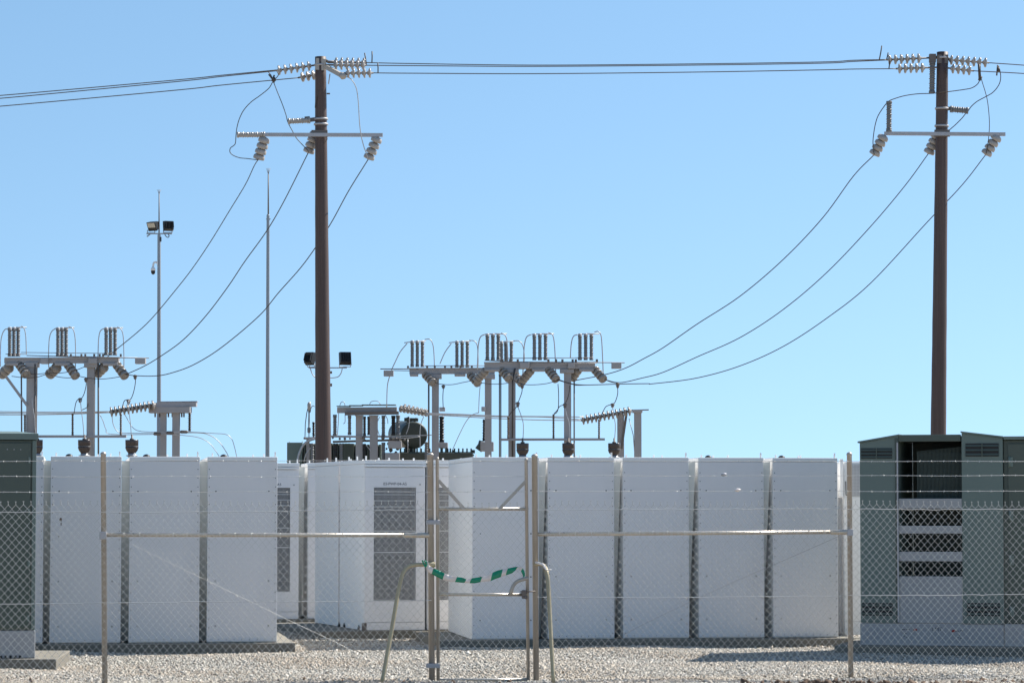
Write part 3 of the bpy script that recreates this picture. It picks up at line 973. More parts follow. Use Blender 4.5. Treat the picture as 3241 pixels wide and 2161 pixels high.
def timber_pole(label, xtop, ytop, wtop, xb, yb, wb):
    top = P(xtop, ytop, DP)
    mid = P(xb, yb, DP)
    base = mid + (mid - top) * ((mid.z + .3) / (top.z - mid.z))
    root = thing('utility_pole', label, 'pole', (base.x, base.y, 0), 'timber utility poles')
    a = (top - base)
    L = a.length
    rt, rb = px2m(wtop) / 2, px2m(wb) / 2
    Lm = (mid - base).length
    prof = []
    for i in range(25):
        t = L * i / 24
        r = rt + (rb - rt) * (L - t) / (L - Lm)
        prof.append((t, r * (1 + .012 * math.sin(i * 2.7) + random.uniform(-.008, .008))))
    prof += [(L + .004, rt * .9), (L + .006, .001)]
    MB().lathe(base, top, prof, 32).build('shaft', M['wood'], root)
    return root, base, top

def pole_pt(base, top, z):
    t = (z - base.z) / (top.z - base.z)
    return base.lerp(top, t)

def band(root, base, top, Z, u, v, w):
    c = W(Z, u, v, DP)
    c = pole_pt(base, top, c.z)
    r = R(Z, w, DP) / 2 + .012
    ax = (top - base).normalized()
    MB().lathe(c - ax * .022, c + ax * .022, [(0, r), (.002, r + .006), (.042, r + .006), (.044, r)], 28).build('steel_band', M['steel'], root)

def post_ins(root, p0, p1, r, m, name='post_insulator'):
    return stack(root, p0, p1, r * .74, r, m, name, .055)

# left pole -----------------------------------------------------------------
LP, lb, lt = timber_pole('tall brown timber utility pole left of centre', 1014.5, 181, 35, 1023, 1445, 51)
band(LP, lb, lt, Z2, 1240, 970, 158); band(LP, lb, lt, Z2, 1240, 1035, 160); band(LP, lb, lt, Z2, 1235, 300, 142)
arm0, arm1 = W(Z2, 548, 1163, DP - .30), W(Z2, 2005, 1168, DP - .30)
mb = MB().beam(arm0, arm1, .075, R(Z2, 44, DP))
for u in (578, 608, 1140, 1190, 1275, 1350, 1412, 1945, 1985):
    c = W(Z2, u, 1164, DP - .34)
    mb.tube([c, c - Vector((0, .02, 0))], .016, 8)
mb.build('crossarm', M['steel'], LP)
MB().beam(W(Z2, 1120, 1150, DP - .24), W(Z2, 1320, 1150, DP - .24), .06, .16).tube([W(Z2, 1305, 1150, DP - .2), W(Z2, 1315, 1220, DP - .2), W(Z2, 1280, 1270, DP - .2)], .012, 8).build('arm_bracket', M['brown_steel'], LP)
post_ins(LP, W(Z2, 545, 1163, DP - .30), W(Z2, 196, 1165, DP - .32), R(Z2, 40, DP), M['porcelain'])
post_ins(LP, W(Z2, 1105, 985, DP - .05), W(Z2, 828, 997, DP - .15), R(Z2, 41, DP), M['porcelain'])
MB().beam(W(Z2, 1170, 972, DP), W(Z2, 1095, 982, DP - .05), .07, .09).tube([W(Z2, 1100, 950, DP - .05), W(Z2, 1035, 955, DP - .06)], .03, 8).build('insulator_bracket', M['brown_steel'], LP)
# pole top fitting
MB().beam(W(Z2, 1172, 285, DP - .17), W(Z2, 1292, 300, DP - .17), .05, .27).build('top_plate', M['bracket'], LP)
mb = MB().beam(W(Z2, 1290, 315, DP - .2), W(Z2, 1500, 430, DP - 1.0), .08, .10)
mb.lathe(W(Z2, 1490, 415, DP - 1.0), W(Z2, 1520, 445, DP - 1.1), [(0, .03), (.02, .075), (.10, .08), (.14, .05), (.15, .01)], 14)
mb.tube([W(Z2, 1350, 410, DP - .4), W(Z2, 1332, 535, DP - .4)], .012, 6)
mb.build('top_arm', M['bracket'], LP)
MB().tube([W(Z2, 1290, 240, DP), W(Z2, 1330, 262, DP - .1), W(Z2, 1400, 262, DP - .1)], .035, 8).build('top_hook', M['brown_steel'], LP)
MB().tube(spline([W(Z2, 1260, 370, DP - .19), W(Z2, 1235, 500, DP - .2), W(Z2, 1205, 640, DP - .2), W(Z2, 1175, 740, DP - .19), W(Z2, 1166, 830, DP - .17)]), .011, 6).build('earth_wire', M['cable'], LP)
MB().tube([W(Z2, 1310, 655, DP), W(Z2, 1350, 655, DP)], .018, 8).build('step_bolt', M['brown_steel'], LP)
MB().tube([W(Z2, 1225, 1200, DP - .2), W(Z2, 1232, 1280, DP - .2), W(Z2, 1228, 1370, DP - .2)], .014, 6).build('earth_strap', M['brown_steel'], LP)

# right pole ------------------------------------------------------------------
RP, rb_, rt_ = timber_pole('tall brown timber utility pole at right, rising behind the right green kiosk', 2983, 166, 36, 2970, 1365, 49)
band(RP, rb_, rt_, Z3, 1105, 880, 155); band(RP, rb_, rt_, Z3, 1105, 1095, 160); band(RP, rb_, rt_, Z3, 1110, 250, 146)
arm0, arm1 = W(Z3, 388, 1188, DP - .30), W(Z3, 1888, 1198, DP - .30)
mb = MB().beam(arm0, arm1, .075, R(Z3, 44, DP))
for u in (440, 1050, 1080, 1140, 1160, 1215, 1245, 1825, 1860):
    c = W(Z3, u, 1192, DP - .34)
    mb.tube([c, c - Vector((0, .02, 0))], .016, 8)
mb.build('crossarm', M['steel'], RP)
MB().beam(W(Z3, 1010, 1185, DP - .24), W(Z3, 1200, 1185, DP - .24), .06, .16).build('arm_bracket', M['brown_steel'], RP)
post_ins(RP, W(Z3, 445, 1165, DP - .30), W(Z3, 448, 788, DP - .30), R(Z3, 40, DP), M['polymer'])
post_ins(RP, W(Z3, 985, 300, DP - .05), W(Z3, 978, 690, DP - .1), R(Z3, 42, DP), M['polymer'])
MB().beam(W(Z3, 1050, 240, DP), W(Z3, 945, 240, DP - .05), .08, .05).beam(W(Z3, 985, 205, DP - .05), W(Z3, 985, 305, DP - .05), .15, .15, up=(0, 1, 0)).build('insulator_bracket', M['brown_steel'], RP)
post_ins(RP, W(Z3, 1205, 885, DP - .05), W(Z3, 1430, 905, DP - .1), R(Z3, 46, DP), M['polymer'])
MB().beam(W(Z3, 1160, 880, DP), W(Z3, 1240, 878, DP - .05), .07, .08).build('insulator_bracket', M['brown_steel'], RP)
MB().beam(W(Z3, 1040, 265, DP - .17), W(Z3, 1180, 265, DP - .17), .05, .2).build('top_plate', M['brown_steel'], RP)

# strings on the line -----------------------------------------------------------
GS = 'disc insulator strings at the pole tops'
def st(label, Z, a, b, n, dD=0.0, D=DP, group=GS, me=PLATE, sc=.92, t0=.08, t1=.92):
    return insulator_string(label, W(Z, *a, D), W(Z, *b, D + dD), n, me, sc, group, t0, t1)

st('upper disc insulator string left of the left timber pole', Z2, (1165, 302), (690, 368), 6, 0, DP, t0=.16, t1=.93)
st('lower disc insulator string left of the left timber pole, half hidden', Z2, (1200, 415), (955, 458), 3, .2, DP + .35, t0=.2, t1=.75)
st('upper disc insulator string right of the left timber pole, further one', Z2, (1330, 262), (1800, 270), 6, .2, DP + .5, t0=.2, t1=.93)
st('upper disc insulator string right of the left timber pole, nearer one', Z2, (1290, 298), (1800, 304), 6, 0, DP - .3, t0=.26, t1=.92)
st('lower disc insulator string right of the left timber pole, hung from the angled arm', Z2, (1480, 400), (1890, 398), 5, 0, DP - 1.0, t0=.23, t1=.88)
st('upper disc insulator string left of the right timber pole', Z3, (950, 250), (420, 275), 6, 0, DP, t0=.25, t1=.93)
st('lower disc insulator string left of the right timber pole', Z3, (1040, 368), (530, 385), 5, 0, DP - .4, t0=.35, t1=.9)
st('upper disc insulator string right of the right timber pole', Z3, (1165, 272), (1690, 312), 7, 0, DP, t0=.1, t1=.9)
st('lower disc insulator string right of the right timber pole', Z3, (1165, 375), (1500, 412), 4, 0, DP - .4, t0=.22, t1=.82)

GL = 'overhead line conductors'
def line(label, pts, D, r=.0118, group=GL, name='power_line', m='cable', k=8):
    return cable_thing(name, label, 'cable', spline([P(x, y, D) for x, y in pts], k), r, M[m], group)

def z2(u, v): return (700 + u / 3.92, 130 + v / 3.92)
def z3(u, v): return (2700 + u / 3.9205, 120 + v / 3.9205)

line('upper conductor leaving the left edge of the photo, upper of a close pair', [(-120, 311), (0, 303), (300, 277), (600, 250), z2(0, 428), z2(690, 362)], DP)
line('upper conductor leaving the left edge of the photo, lower of a close pair', [(-120, 320), (0, 312), (300, 284), (600, 255), z2(0, 443), z2(690, 372)], DP + .5)
line('lowest conductor leaving the left edge of the photo', [(-120, 347), (0, 337), (300, 310), (600, 282), z2(0, 550), z2(955, 458)], DP + .55)
line('topmost conductor between the two timber poles', [z2(1790, 270), z2(2352, 282), (1700, 207), (2200, 203), (2600, 197), z3(0, 281), z3(425, 272)], DP + .3)
line('middle conductor between the two timber poles', [z2(1800, 304), z2(2352, 308), (1700, 211), (2200, 207), (2600, 201), z3(0, 296), z3(425, 278)], DP - .2)
line('lowest conductor between the two timber poles', [z2(1885, 398), z2(2352, 402), (1700, 234), (2200, 229), (2600, 222), z3(0, 390), z3(530, 385)], DP - .7)
line('upper conductor leaving the right edge of the photo', [z3(1690, 312), z3(2121, 342), (3360, 218)], DP)
line('lower conductor leaving the right edge of the photo', [z3(1500, 412), z3(2121, 445), (3360, 244)], DP - .4)

GJ = 'jumper cables round the pole tops'
def jump(label, Z, pts, D0, D1=None, r=.0105, m='cable', k=6, group=GJ, name='jumper_cable'):
    return cable_thing(name, label, 'cable', path(Z, pts, D0, D1, k), r, M[m], group)

jump('jumper cable looping round the far left insulator of the left pole crossarm', Z2, [(690, 375), (710, 420), (680, 465), (640, 510), (590, 590), (480, 680), (370, 760), (280, 860), (225, 970), (195, 1080), (184, 1170), (178, 1260), (160, 1295), (115, 1330), (110, 1380), (150, 1420), (230, 1450), (330, 1460), (440, 1475), (468, 1468)], DP - .3)
jump('jumper cable running down from the line clamp past the left pole', Z2, [(585, 385), (620, 430), (650, 510), (700, 640), (760, 790), (805, 920), (826, 1005), (880, 1110), (930, 1200), (1000, 1280), (1075, 1360), (1085, 1385)], DP - .1, DP - .05)
jump('jumper cable from the angled arm down to the right end of the left crossarm', Z2, [(1520, 440), (1590, 460), (1640, 510), (1680, 600), (1700, 740), (1710, 900), (1720, 1050), (1740, 1190), (1770, 1310), (1810, 1420), (1822, 1462)], DP - 1.0, DP - .3, m='cable_alu')
jump('jumper cable over two post insulators left of the right pole', Z3, [(1575, 330), (1572, 450), (1568, 530), (1540, 580), (1480, 620), (1400, 640), (1180, 670), (1050, 684), (960, 692), (800, 697), (640, 720), (520, 755), (440, 790), (380, 860), (310, 970), (275, 1080), (255, 1200), (247, 1300), (255, 1400), (262, 1450)], DP - .35)
jump('jumper cable wrapped under the short insulator right of the right pole', Z3, [(1800, 345), (1818, 390), (1832, 480), (1820, 560), (1780, 630), (1720, 690), (1640, 735), (1540, 790), (1470, 850), (1430, 905), (1390, 950), (1350, 1000), (1270, 1080), (1190, 1150), (1080, 1260), (960, 1400), (935, 1437)], DP - .15, DP + .35)
jump('thin jumper cable hanging straight to the right end of the right crossarm', Z3, [(1580, 350), (1582, 450), (1600, 540), (1640, 670), (1670, 800), (1690, 1000), (1690, 1150), (1675, 1300), (1662, 1390), (1650, 1440)], DP - .4, DP - .3, r=.009)
for lb_, Z, a, b, D in (('short upright wire tail above the left strings, taller', Z2, (1872, 130), (1870, 272), DP + .3), ('short leaning wire tail above the left strings, shorter', Z2, (1780, 150), (1802, 304), DP - .2),
                    ('wire tie linking two conductors right of the left pole', Z2, (1943, 270), (1946, 396), DP - .4), ('tall leaning wire tail left of the right pole', Z3, (357, 100), (325, 278), DP),
                    ('short wire tail at the string left of the right pole', Z3, (436, 185), (415, 275), DP), ('wire tie joining conductors left of the right pole', Z3, (455, 275), (445, 385), DP - .2)):
    cable_thing('wire_tail', lb_, 'wire', [W(Z, *a, D), W(Z, (a[0] + b[0]) / 2 + 2, (a[1] + b[1]) / 2, D), W(Z, *b, D)], .014, M['cable'], 'wire tails on the conductors')
mb = MB()
for a, b in (((590, 415), (650, 490)), ((660, 425), (630, 500)), ((620, 460), (680, 490)), ((650, 470), (655, 520))):
    mb.tube([W(Z2, *a, DP - .2), W(Z2, *b, DP - .2)], .02, 8)
mb.tube([W(Z2, 632, 478, DP - .2), W(Z2, 672, 478, DP - .2)], .05, 8)
tag(mb.build('line_clamp', M['cable'], None, origin=W(Z2, 650, 475, DP - .2)), 'dark crossed line clamp on the conductors left of the left pole', 'clamp')
mb = MB().tube([W(Z3, 1562, 330, DP - .35), W(Z3, 1572, 520, DP - .35)], .03, 8).tube([W(Z3, 1590, 480, DP - .35), W(Z3, 1565, 530, DP - .35)], .035, 8).tube([W(Z3, 1560, 400, DP - .35), W(Z3, 1575, 400, DP - .35)], .06, 8)
tag(mb.build('line_clamp', M['cable'], None, origin=W(Z3, 1570, 420, DP - .35)), 'long dark line clamp below the strings right of the right pole', 'clamp')
mb = MB().tube([W(Z3, 1795, 340, DP - .15), W(Z3, 1782, 470, DP - .15)], .018, 8).tube([W(Z3, 1790, 400, DP - .15), W(Z3, 1815, 400, DP - .15)], .06, 8)
tag(mb.build('line_clamp', M['cable'], None, origin=W(Z3, 1800, 400, DP - .15)), 'small dark line clamp nearest the right edge of the photo', 'clamp')

# ------------------------------------------------------------------ strain insulators under the crossarms
GB = 'bell insulators under the pole crossarms'
def bells(label, Z, a, b, n, D0, D1, me=BELL, sc=1.0, group=GB, t0=.14, t1=.88):
    return insulator_string(label, W(Z, *a, D0), W(Z, *b, D1), n, me, sc, group, t0, t1, 'bell_insulator')

bells('bell insulator under the left end of the left pole crossarm', Z2, (545, 1190), (462, 1470), 4, DP - .28, DP - .05, sc=1.08)
bells('bell insulator half hidden behind the left pole', Z2, (1180, 1120), (1080, 1388), 4, DP + .3, DP + .5, sc=1.08)
bells('bell insulator under the right end of the left pole crossarm', Z2, (1945, 1185), (1825, 1468), 4, DP - .28, DP - .05, sc=1.05)
bells('bell insulator under the left end of the right pole crossarm', Z3, (390, 1205), (258, 1455), 4, DP - .28, DP - .05, sc=1.05)
bells('bell insulator half hidden behind the right pole', Z3, (1050, 1190), (935, 1437), 4, DP + .3, DP + .5, sc=1.05)
bells('bell insulator under the right end of the right pole crossarm', Z3, (1800, 1210), (1645, 1452), 4, DP - .28, DP - .05, sc=1.05)

GW = 'sagging cables from the poles to the gantries'
def z1(u, v): return (u / 2.851, 950 + v / 2.851)
def z5(u, v): return (1150 + u / 2.4758, 1030 + v / 2.4758)
def z6(u, v): return (400 + u / 3.266, 520 + v / 3.266)
def ov(u, v): return (u / .7257, v / .7257)
def sag(label, pts, D0, D1, r=.0112):
    jump(label, FX, pts, D0, D1, r, group=GW, k=7, name='power_line')

sag('sagging cable from the left end of the left crossarm down to the left gantry', [z2(462, 1468), z6(1320, 20), z6(1230, 210), z6(1060, 490), z6(870, 800), z6(680, 1080), z6(500, 1310), z6(285, 1568), z1(1250, 280), z1(1055, 440), z1(945, 530)], DP, 122.3)
sag('sagging cable from the middle of the left pole down to the left gantry', [z2(1080, 1388), z6(1633, 375), z6(1450, 690), z6(1220, 1010), z6(1050, 1265), z6(820, 1568), z1(1650, 360), z1(1450, 505), z1(1300, 595), z1(1135, 670)], DP + .5, 121.4)
sag('sagging cable from the right end of the left crossarm down to the left gantry', [z2(1825, 1468), ov(800, 440), ov(757, 518), ov(700, 603), ov(640, 672), z6(1370, 1568), z1(2000, 425), z1(1750, 580), z1(1550, 655), z1(1400, 683), z1(1220, 680), z1(1130, 668)], DP, 121.4)
for pts, D0, D1 in (([z2(462, 1468), z2(400, 1565)], DP, DP + .1), ([z2(1080, 1388), z2(990, 1565)], DP + .5, DP + .6), ([z2(1825, 1468), z2(1770, 1565)], DP, DP + .1)):
    pass
sag('sagging cable from the left end of the right crossarm down to the right gantry', [z3(258, 1455), ov(1960, 405), ov(1890, 500), ov(1800, 595), ov(1700, 680), ov(1600, 745), z5(2352, 172), z5(2200, 258), z5(2050, 335), z5(1890, 385), z5(1660, 430)], DP, 120.4)
sag('sagging cable from the middle of the right pole down to the right gantry', [z3(935, 1437), ov(2080, 425), ov(2000, 520), ov(1900, 625), ov(1800, 710), ov(1700, 775), ov(1600, 820), z5(2352, 365), z5(2180, 412), z5(2010, 447), z5(1885, 422)], DP + .5, 119.5)
sag('sagging cable from the right end of the right crossarm down to the right gantry', [z3(1645, 1452), ov(2210, 425), ov(2130, 510), ov(2000, 650), ov(1900, 730), ov(1800, 795), ov(1700, 840), ov(1600, 868), ov(1500, 881), z5(2230, 455), z5(2020, 458), z5(1700, 467), z5(1640, 460), z5(1515, 425)], DP, 119.5)

# ------------------------------------------------------------------ gantries
class G:
    def __init__(self, root, Z, D):
        self.root, self.Z, self.D = root, Z, D

    def w(self, u, v, dD=0.0):
        return W(self.Z, u, v, self.D + dD)

    def r(self, x):
        return R(self.Z, x, self.D)

    def column(self, u0, u1, vtop, m='column', dD=0, name='column'):
        a, b = self.w(u0, vtop, dD), self.w(u1, vtop, dD)
        w = b.x - a.x
        t = w * .16
        y0, y1 = a.y - w / 2, a.y + w / 2
        mb = MB()                                   # an H-section: two flanges and a web, on a base plate
        mb.box((a.x, y0, 0.02), (b.x, y0 + t * .6, a.z), 0).box((a.x, y1 - t * .6, .02), (b.x, y1, a.z), 0)
        mb.box(((a.x + b.x) / 2 - t / 4, y0 + t * .6, .02), ((a.x + b.x) / 2 + t / 4, y1 - t * .6, a.z - .002))
        mb.box((a.x - .06, y0 - .06, 0), (b.x + .06, y1 + .06, .02))
        mb.box((a.x - .02, y0 - .02, a.z + .001), (b.x + .02, y1 + .02, a.z + .018))
        return mb.build(name, M[m], self.root)

    def bar(self, name, a, b, th, depth, m='column', dD=0, dD1=None):
        return MB().beam(self.w(*a, dD), self.w(*b, dD if dD1 is None else dD1), depth, self.r(th)).build(name, M[m], self.root)

    def rod(self, name, pts, r, m='brown_steel', dD=0, n=7, k=0):
        p = [self.w(u, v, dD) for u, v in pts]
        return MB().tube(spline(p, k) if k else p, self.r(r), n).build(name, M[m], self.root)

    def box(self, name, u0, u1, v0, v1, depth, m='column', dD=0):
        a, b = self.w(u0, v1, dD), self.w(u1, v0, dD)
        return MB().box((a.x, a.y - depth / 2, a.z), (b.x, a.y + depth / 2, b.z), min(.012, depth / 5)).build(name, M[m], self.root)

    def cluster(self, us, v0, v1, rs, m='polymer', dD=0, cap=14):
        for i, u in enumerate(us):
            d = dD + .12 * (i - 1)
            s = stack(self.root, self.w(u, v1, d), self.w(u, v0 + cap, d), self.r(rs * .8), self.r(rs * 1.12), M[m], 'insulator_stack', .055)
            a, b = self.w(u, v0 + cap + 3, d), self.w(u, v0 - 4, d)
            r = self.r(rs)
            L = (b - a).length
            MB().lathe(a, b, [(0, r * .6), (L * .3, r * .95), (L * .75, r * .95), (L, r * .5)], 12).build('end_cap', M['steel'], s)

    def pedestal(self, u, v0, v1, rr, dD=0):
        """squat brown resin instrument transformer on a post: a thing of its own is made by the caller"""

EXTRA_J = []
# left gantry ---------------------------------------------------------------
p = W(Z1, 550, 560, 122.0)
gl = thing('switch_gantry', 'grey steel switch gantry at the far left carrying three isolator clusters', 'gantry', (p.x, p.y, 0), 'switch gantries')
g1 = G(gl, Z1, 122.0)
g1.bar('beam', (45, 548), (1075, 546), 44, .22)
g1.bar('beam_flange', (50, 523), (1078, 520), 7, .30, 'steel')
for a, b in ((60, 175), (500, 640), (935, 1070)):
    g1.box('mount_plate', a, b, 566, 592, .32)
g1.column(247, 333, 573)
g1.column(790, 857, 573, dD=.05)
g1.box('head_plate', 765, 885, 560, 608, .3)
g1.box('head_plate', 235, 352, 560, 606, .3)
g1.rod('down_pipe', [(316, 575), (316, 1600)], 7, 'brown_steel', -.25)
g1.rod('down_pipe', [(887, 560), (888, 1600)], 8, 'brown_steel', -.15)
g1.rod('down_pipe', [(192, 560), (197, 1600)], 7, 'brown_steel', -.2)
g1.bar('brace', (55, 690), (245, 950), 22, .07, 'column', -.2)
g1.rod('operating_rod', [(50, 486), (240, 488)], 3, dD=-.2)
g1.rod('operating_rod', [(190, 471), (1010, 480)], 3, dD=-.1)
g1.rod('operating_rod', [(240, 498), (700, 512), (1345, 522)], 4, dD=-.25)
g1.rod('operating_rod', [(620, 505), (1240, 518)], 3, 'steel', dD=-.3)
for a, b in ((370, 440), (800, 880), (1222, 1315)):
    g1.box('operating_box', a, b, 522, 575, .22, 'column', -.2)
mb = MB()
for u in (640, 735, 770, 850, 900, 930, 1090):
    mb.box(g1.w(u - 8, 510, -.2) - Vector((0, .03, 0)), g1.w(u + 8, 485, -.2) + Vector((0, .03, 0)))
mb.build('switch_linkage', M['brown_steel'], gl)['kind'] = 'stuff'
for us, v0, v1 in (((88, 126, 164), 245, 508), ((523, 560, 596), 247, 505), ((958, 998, 1038), 247, 498)):
    g1.cluster(us, v0, v1, 19)
for a, b, v in ((70, 240, 245), (495, 672, 248), (935, 1112, 250)):
    g1.rod('terminal_bar', [(a, v + 8), ((a + b) / 2, v), (b, v)], 5, 'steel')
for pts in ([(72, 258), (45, 265), (20, 310), (6, 400), (3, 600)], [(190, 235), (215, 250), (232, 320), (238, 490)], [(500, 255), (465, 285), (445, 350), (438, 500), (440, 610)], [(620, 238), (655, 255), (675, 320), (682, 450), (680, 640)],
            [(935, 255), (905, 280), (890, 350), (885, 470), (880, 570)], [(1060, 240), (1095, 265), (1112, 330), (1118, 480), (1118, 640)]):
    g1.rod('jumper_cable', pts, 4.5, 'cable_alu', -.15, k=6)
g1.bar('lower_beam', (150, 1228), (1140, 1228), 22, .12, 'column', -.3)
for u, a in ((225, 1035), (655, 1022), (1090, 1022)):
    stack(gl, g1.w(u, 1217, -.3), g1.w(u, a, -.3), g1.r(8), g1.r(13), M['polymer_brown'], 'post_insulator', .05)

GG = 'bell insulators on the switch gantries'
def gb(label, Z, a, b, n, D0, D1, sc=1.0):
    bells(label, Z, a, b, n, D0, D1, BELL_BROWN, sc * .87, GG, .12, .9)
gb('bell insulator facing right under the leftmost isolator of the left gantry', Z1, (168, 568), (238, 672), 4, 122, 121.5, 1.05)
gb('bell insulator facing right under the middle isolator of the left gantry', Z1, (605, 568), (685, 688), 4, 122, 121.5, 1.05)
gb('bell insulator facing right at the right end of the left gantry', Z1, (1045, 572), (1130, 688), 4, 122, 121.5, 1.05)
gb('bell insulator facing left at the left edge of the photo', Z1, (90, 600), (15, 668), 3, 122, 122.5, 1.2)
gb('bell insulator facing left in the middle of the left gantry', Z1, (520, 600), (450, 668), 3, 122, 122.5, 1.2)
gb('bell insulator facing left beside the right column of the left gantry', Z1, (945, 598), (880, 660), 3, 122, 122.5, 1.15)

GD = 'thin droppers and spans around the gantries'
def dr(label, Z, pts, D0, D1=None, r=.0095, m='cable', name='dropper_cable'):
    jump(label, Z, pts, D0, D1, r, m, 6, GD, name)

dr('slack span under the left gantry between its end bells', Z1, [(1130, 672), (1080, 690), (930, 710), (800, 702), (690, 680)], 121.5)
dr('slack span under the left gantry from middle to left bells', Z1, [(685, 688), (620, 700), (530, 692), (430, 668), (340, 692), (230, 700), (105, 685)], 121.5)
dr('slack span rising to the beam of the left gantry', Z1, [(240, 655), (320, 668), (420, 658), (560, 655), (680, 632), (770, 597)], 121.6)
dr('curved dropper with a kink, right of the left gantry', Z1, [(1218, 680), (1222, 740), (1205, 830), (1180, 890), (1150, 897), (1122, 908), (1105, 960), (1092, 1020)], 121.5)
dr('dropper to the right brown resin pot of the left group', Z1, [(1160, 905), (1165, 1000), (1178, 1120), (1187, 1250)], 121.3, m='cable_alu')
dr('curved dropper beside the right column of the left gantry', Z1, [(775, 702), (778, 760), (760, 840), (735, 885), (710, 890), (685, 925), (668, 1020)], 121.5)
dr('dropper to the middle brown resin pot of the left group', Z1, [(725, 895), (735, 1000), (750, 1120), (758, 1250)], 121.3, m='cable_alu')
dr('dropper crossing the left column of the left gantry', Z1, [(288, 880), (295, 960), (312, 1060), (316, 1160), (330, 1250)], 121.3, m='cable_alu')
dr('dropper hooked onto the bus behind the left gantry', Z1, [(795, 930), (788, 960), (765, 978), (735, 990)], 121.8)
clamp_labels = (('small dark clamp under the span right of the left gantry', Z1, 1220, 672, 715, 121.5), ('small dark clamp above the right brown pot of the left group', Z1, 1160, 893, 940, 121.4), ('small dark clamp above the middle brown pot of the left group', Z1, 723, 880, 925, 121.4), ('small dark clamp under the span beside the left gantry column', Z1, 776, 700, 740, 121.4),
                ('small dark clamp under the span right of the right gantry', Z5, 1993, 450, 490, 119.4), ('small dark clamp above the right brown pot of the right group', Z5, 1953, 608, 645, 119.4), ('small dark clamp above the left brown pot of the right group', Z5, 1210, 598, 640, 119.4), ('small dark clamp above the middle brown pot of the right group', Z5, 1580, 608, 650, 119.4),
                ('small dark clamp under the span left of the right gantry', Z5, 1245, 455, 495, 119.4), ('small dark clamp under the span by the farther gantry column', Z5, 627, 465, 495, 125.5))
for lb_, Z, u, v0, v1, D in clamp_labels:
    a, b = W(Z, u, v0, D), W(Z, u, v1, D)
    tag(MB().lathe(a, b, [(0, .02), (.02, .05), ((a - b).length * .45, .05), ((a - b).length * .5, .025), ((a - b).length * .6, .045), ((a - b).length, .02)], 10).build('cable_clamp', M['brown_steel'], None, origin=a), lb_, 'clamp', 'dark cable clamps')

def bus(label, Z, pts, D, r=.013, m='cable_alu'):
    dr(label, Z, pts, D, None, r, m, 'bus_cable')
bus('upper bus cable passing behind the left gantry', Z1, [(-60, 1004), (340, 1008), (700, 1008), (1010, 1003)], 123.0)
bus('middle bus cable passing behind the left gantry', Z1, [(-60, 1018), (340, 1020), (700, 1018), (1080, 998)], 123.3)
bus('lower bus cable passing behind the left gantry', Z1, [(-60, 1032), (300, 1032), (640, 1026), (1010, 1012)], 123.6)

insulator_string('long disc insulator string tilted up to the small frame by the light mast', W(Z1, 1400, 945, 123.0), W(Z1, 995, 1008, 122.8), 11, PLATE_BROWN, .98, 'disc insulator strings of the yard', .04, .97)

# small frame right of the left gantry
p = W(Z1, 1540, 1000, 123.5)
fl_ = thing('terminal_frame', 'small grey portal frame with a hanging insulator, beside the floodlight mast', 'frame', (p.x, p.y, 0))
g = G(fl_, Z1, 123.5)
g.bar('beam', (1352, 992), (1722, 990), 52, .5)
g.bar('beam', (1395, 946), (1775, 940), 40, .3, 'column', .3)
g.bar('cap_strip', (1425, 918), (1785, 914), 7, .35, 'steel', .4)
g.column(1450, 1502, 1022)
g.column(1558, 1622, 1022)
mb = MB()
for u in (1400, 1440, 1520, 1555, 1640, 1660):
    c = g.w(u, 1010, 0)
    mb.tube([c, c - Vector((0, 0, .12))], .02, 8)
mb.build('bolts', M['brown_steel'], fl_)['kind'] = 'stuff'
stack(fl_, g.w(1712, 965), g.w(1711, 1182), g.r(10), g.r(19), M['polymer_dark'], 'hanging_insulator', .05)
dr('highest of three pale cables curving down past the small frame', Z1, [(1120, 1020), (1160, 1090), (1200, 1150), (1260, 1180), (1400, 1188), (1700, 1188), (1930, 1200), (2040, 1210), (2090, 1250), (2115, 1320), (2135, 1405), (2150, 1480)], 122.9, 123.2, m='cable_alu')
dr('middle of three pale cables curving down past the small frame', Z1, [(1010, 1040), (1022, 1120), (1060, 1182), (1130, 1198), (1440, 1200), (1780, 1195), (1900, 1220), (1980, 1280), (2030, 1350), (2060, 1405), (2090, 1490)], 122.9, 123.2, m='cable_alu')
dr('lowest of three pale cables curving down past the small frame', Z1, [(900, 1030), (930, 1090), (955, 1160), (1010, 1208), (1440, 1210), (1640, 1217), (1800, 1240), (1890, 1290), (1940, 1350), (1975, 1405), (2010, 1480)], 122.9, 123.2, m='cable_alu')
for u, v, lb_ in ((1535, 1195, 'dark spacer block on the pale cables between the two posts of the small frame'), (1420, 1205, 'dark spacer block on the pale cables left of the small frame'), (1660, 1187, 'dark spacer block on the pale cables under the hanging insulator')):
    c = W(Z1, u, v, 123.05)
    o = MB().lathe(c - Vector((.10, 0, 0)), c + Vector((.10, 0, 0)), [(0, .02), (.03, .04), (.17, .04), (.2, .02)], 10).build('cable_spacer', M['brown_steel'], None, origin=c)
    tag(o, lb_, 'spacer', 'spacer blocks on the pale cables')

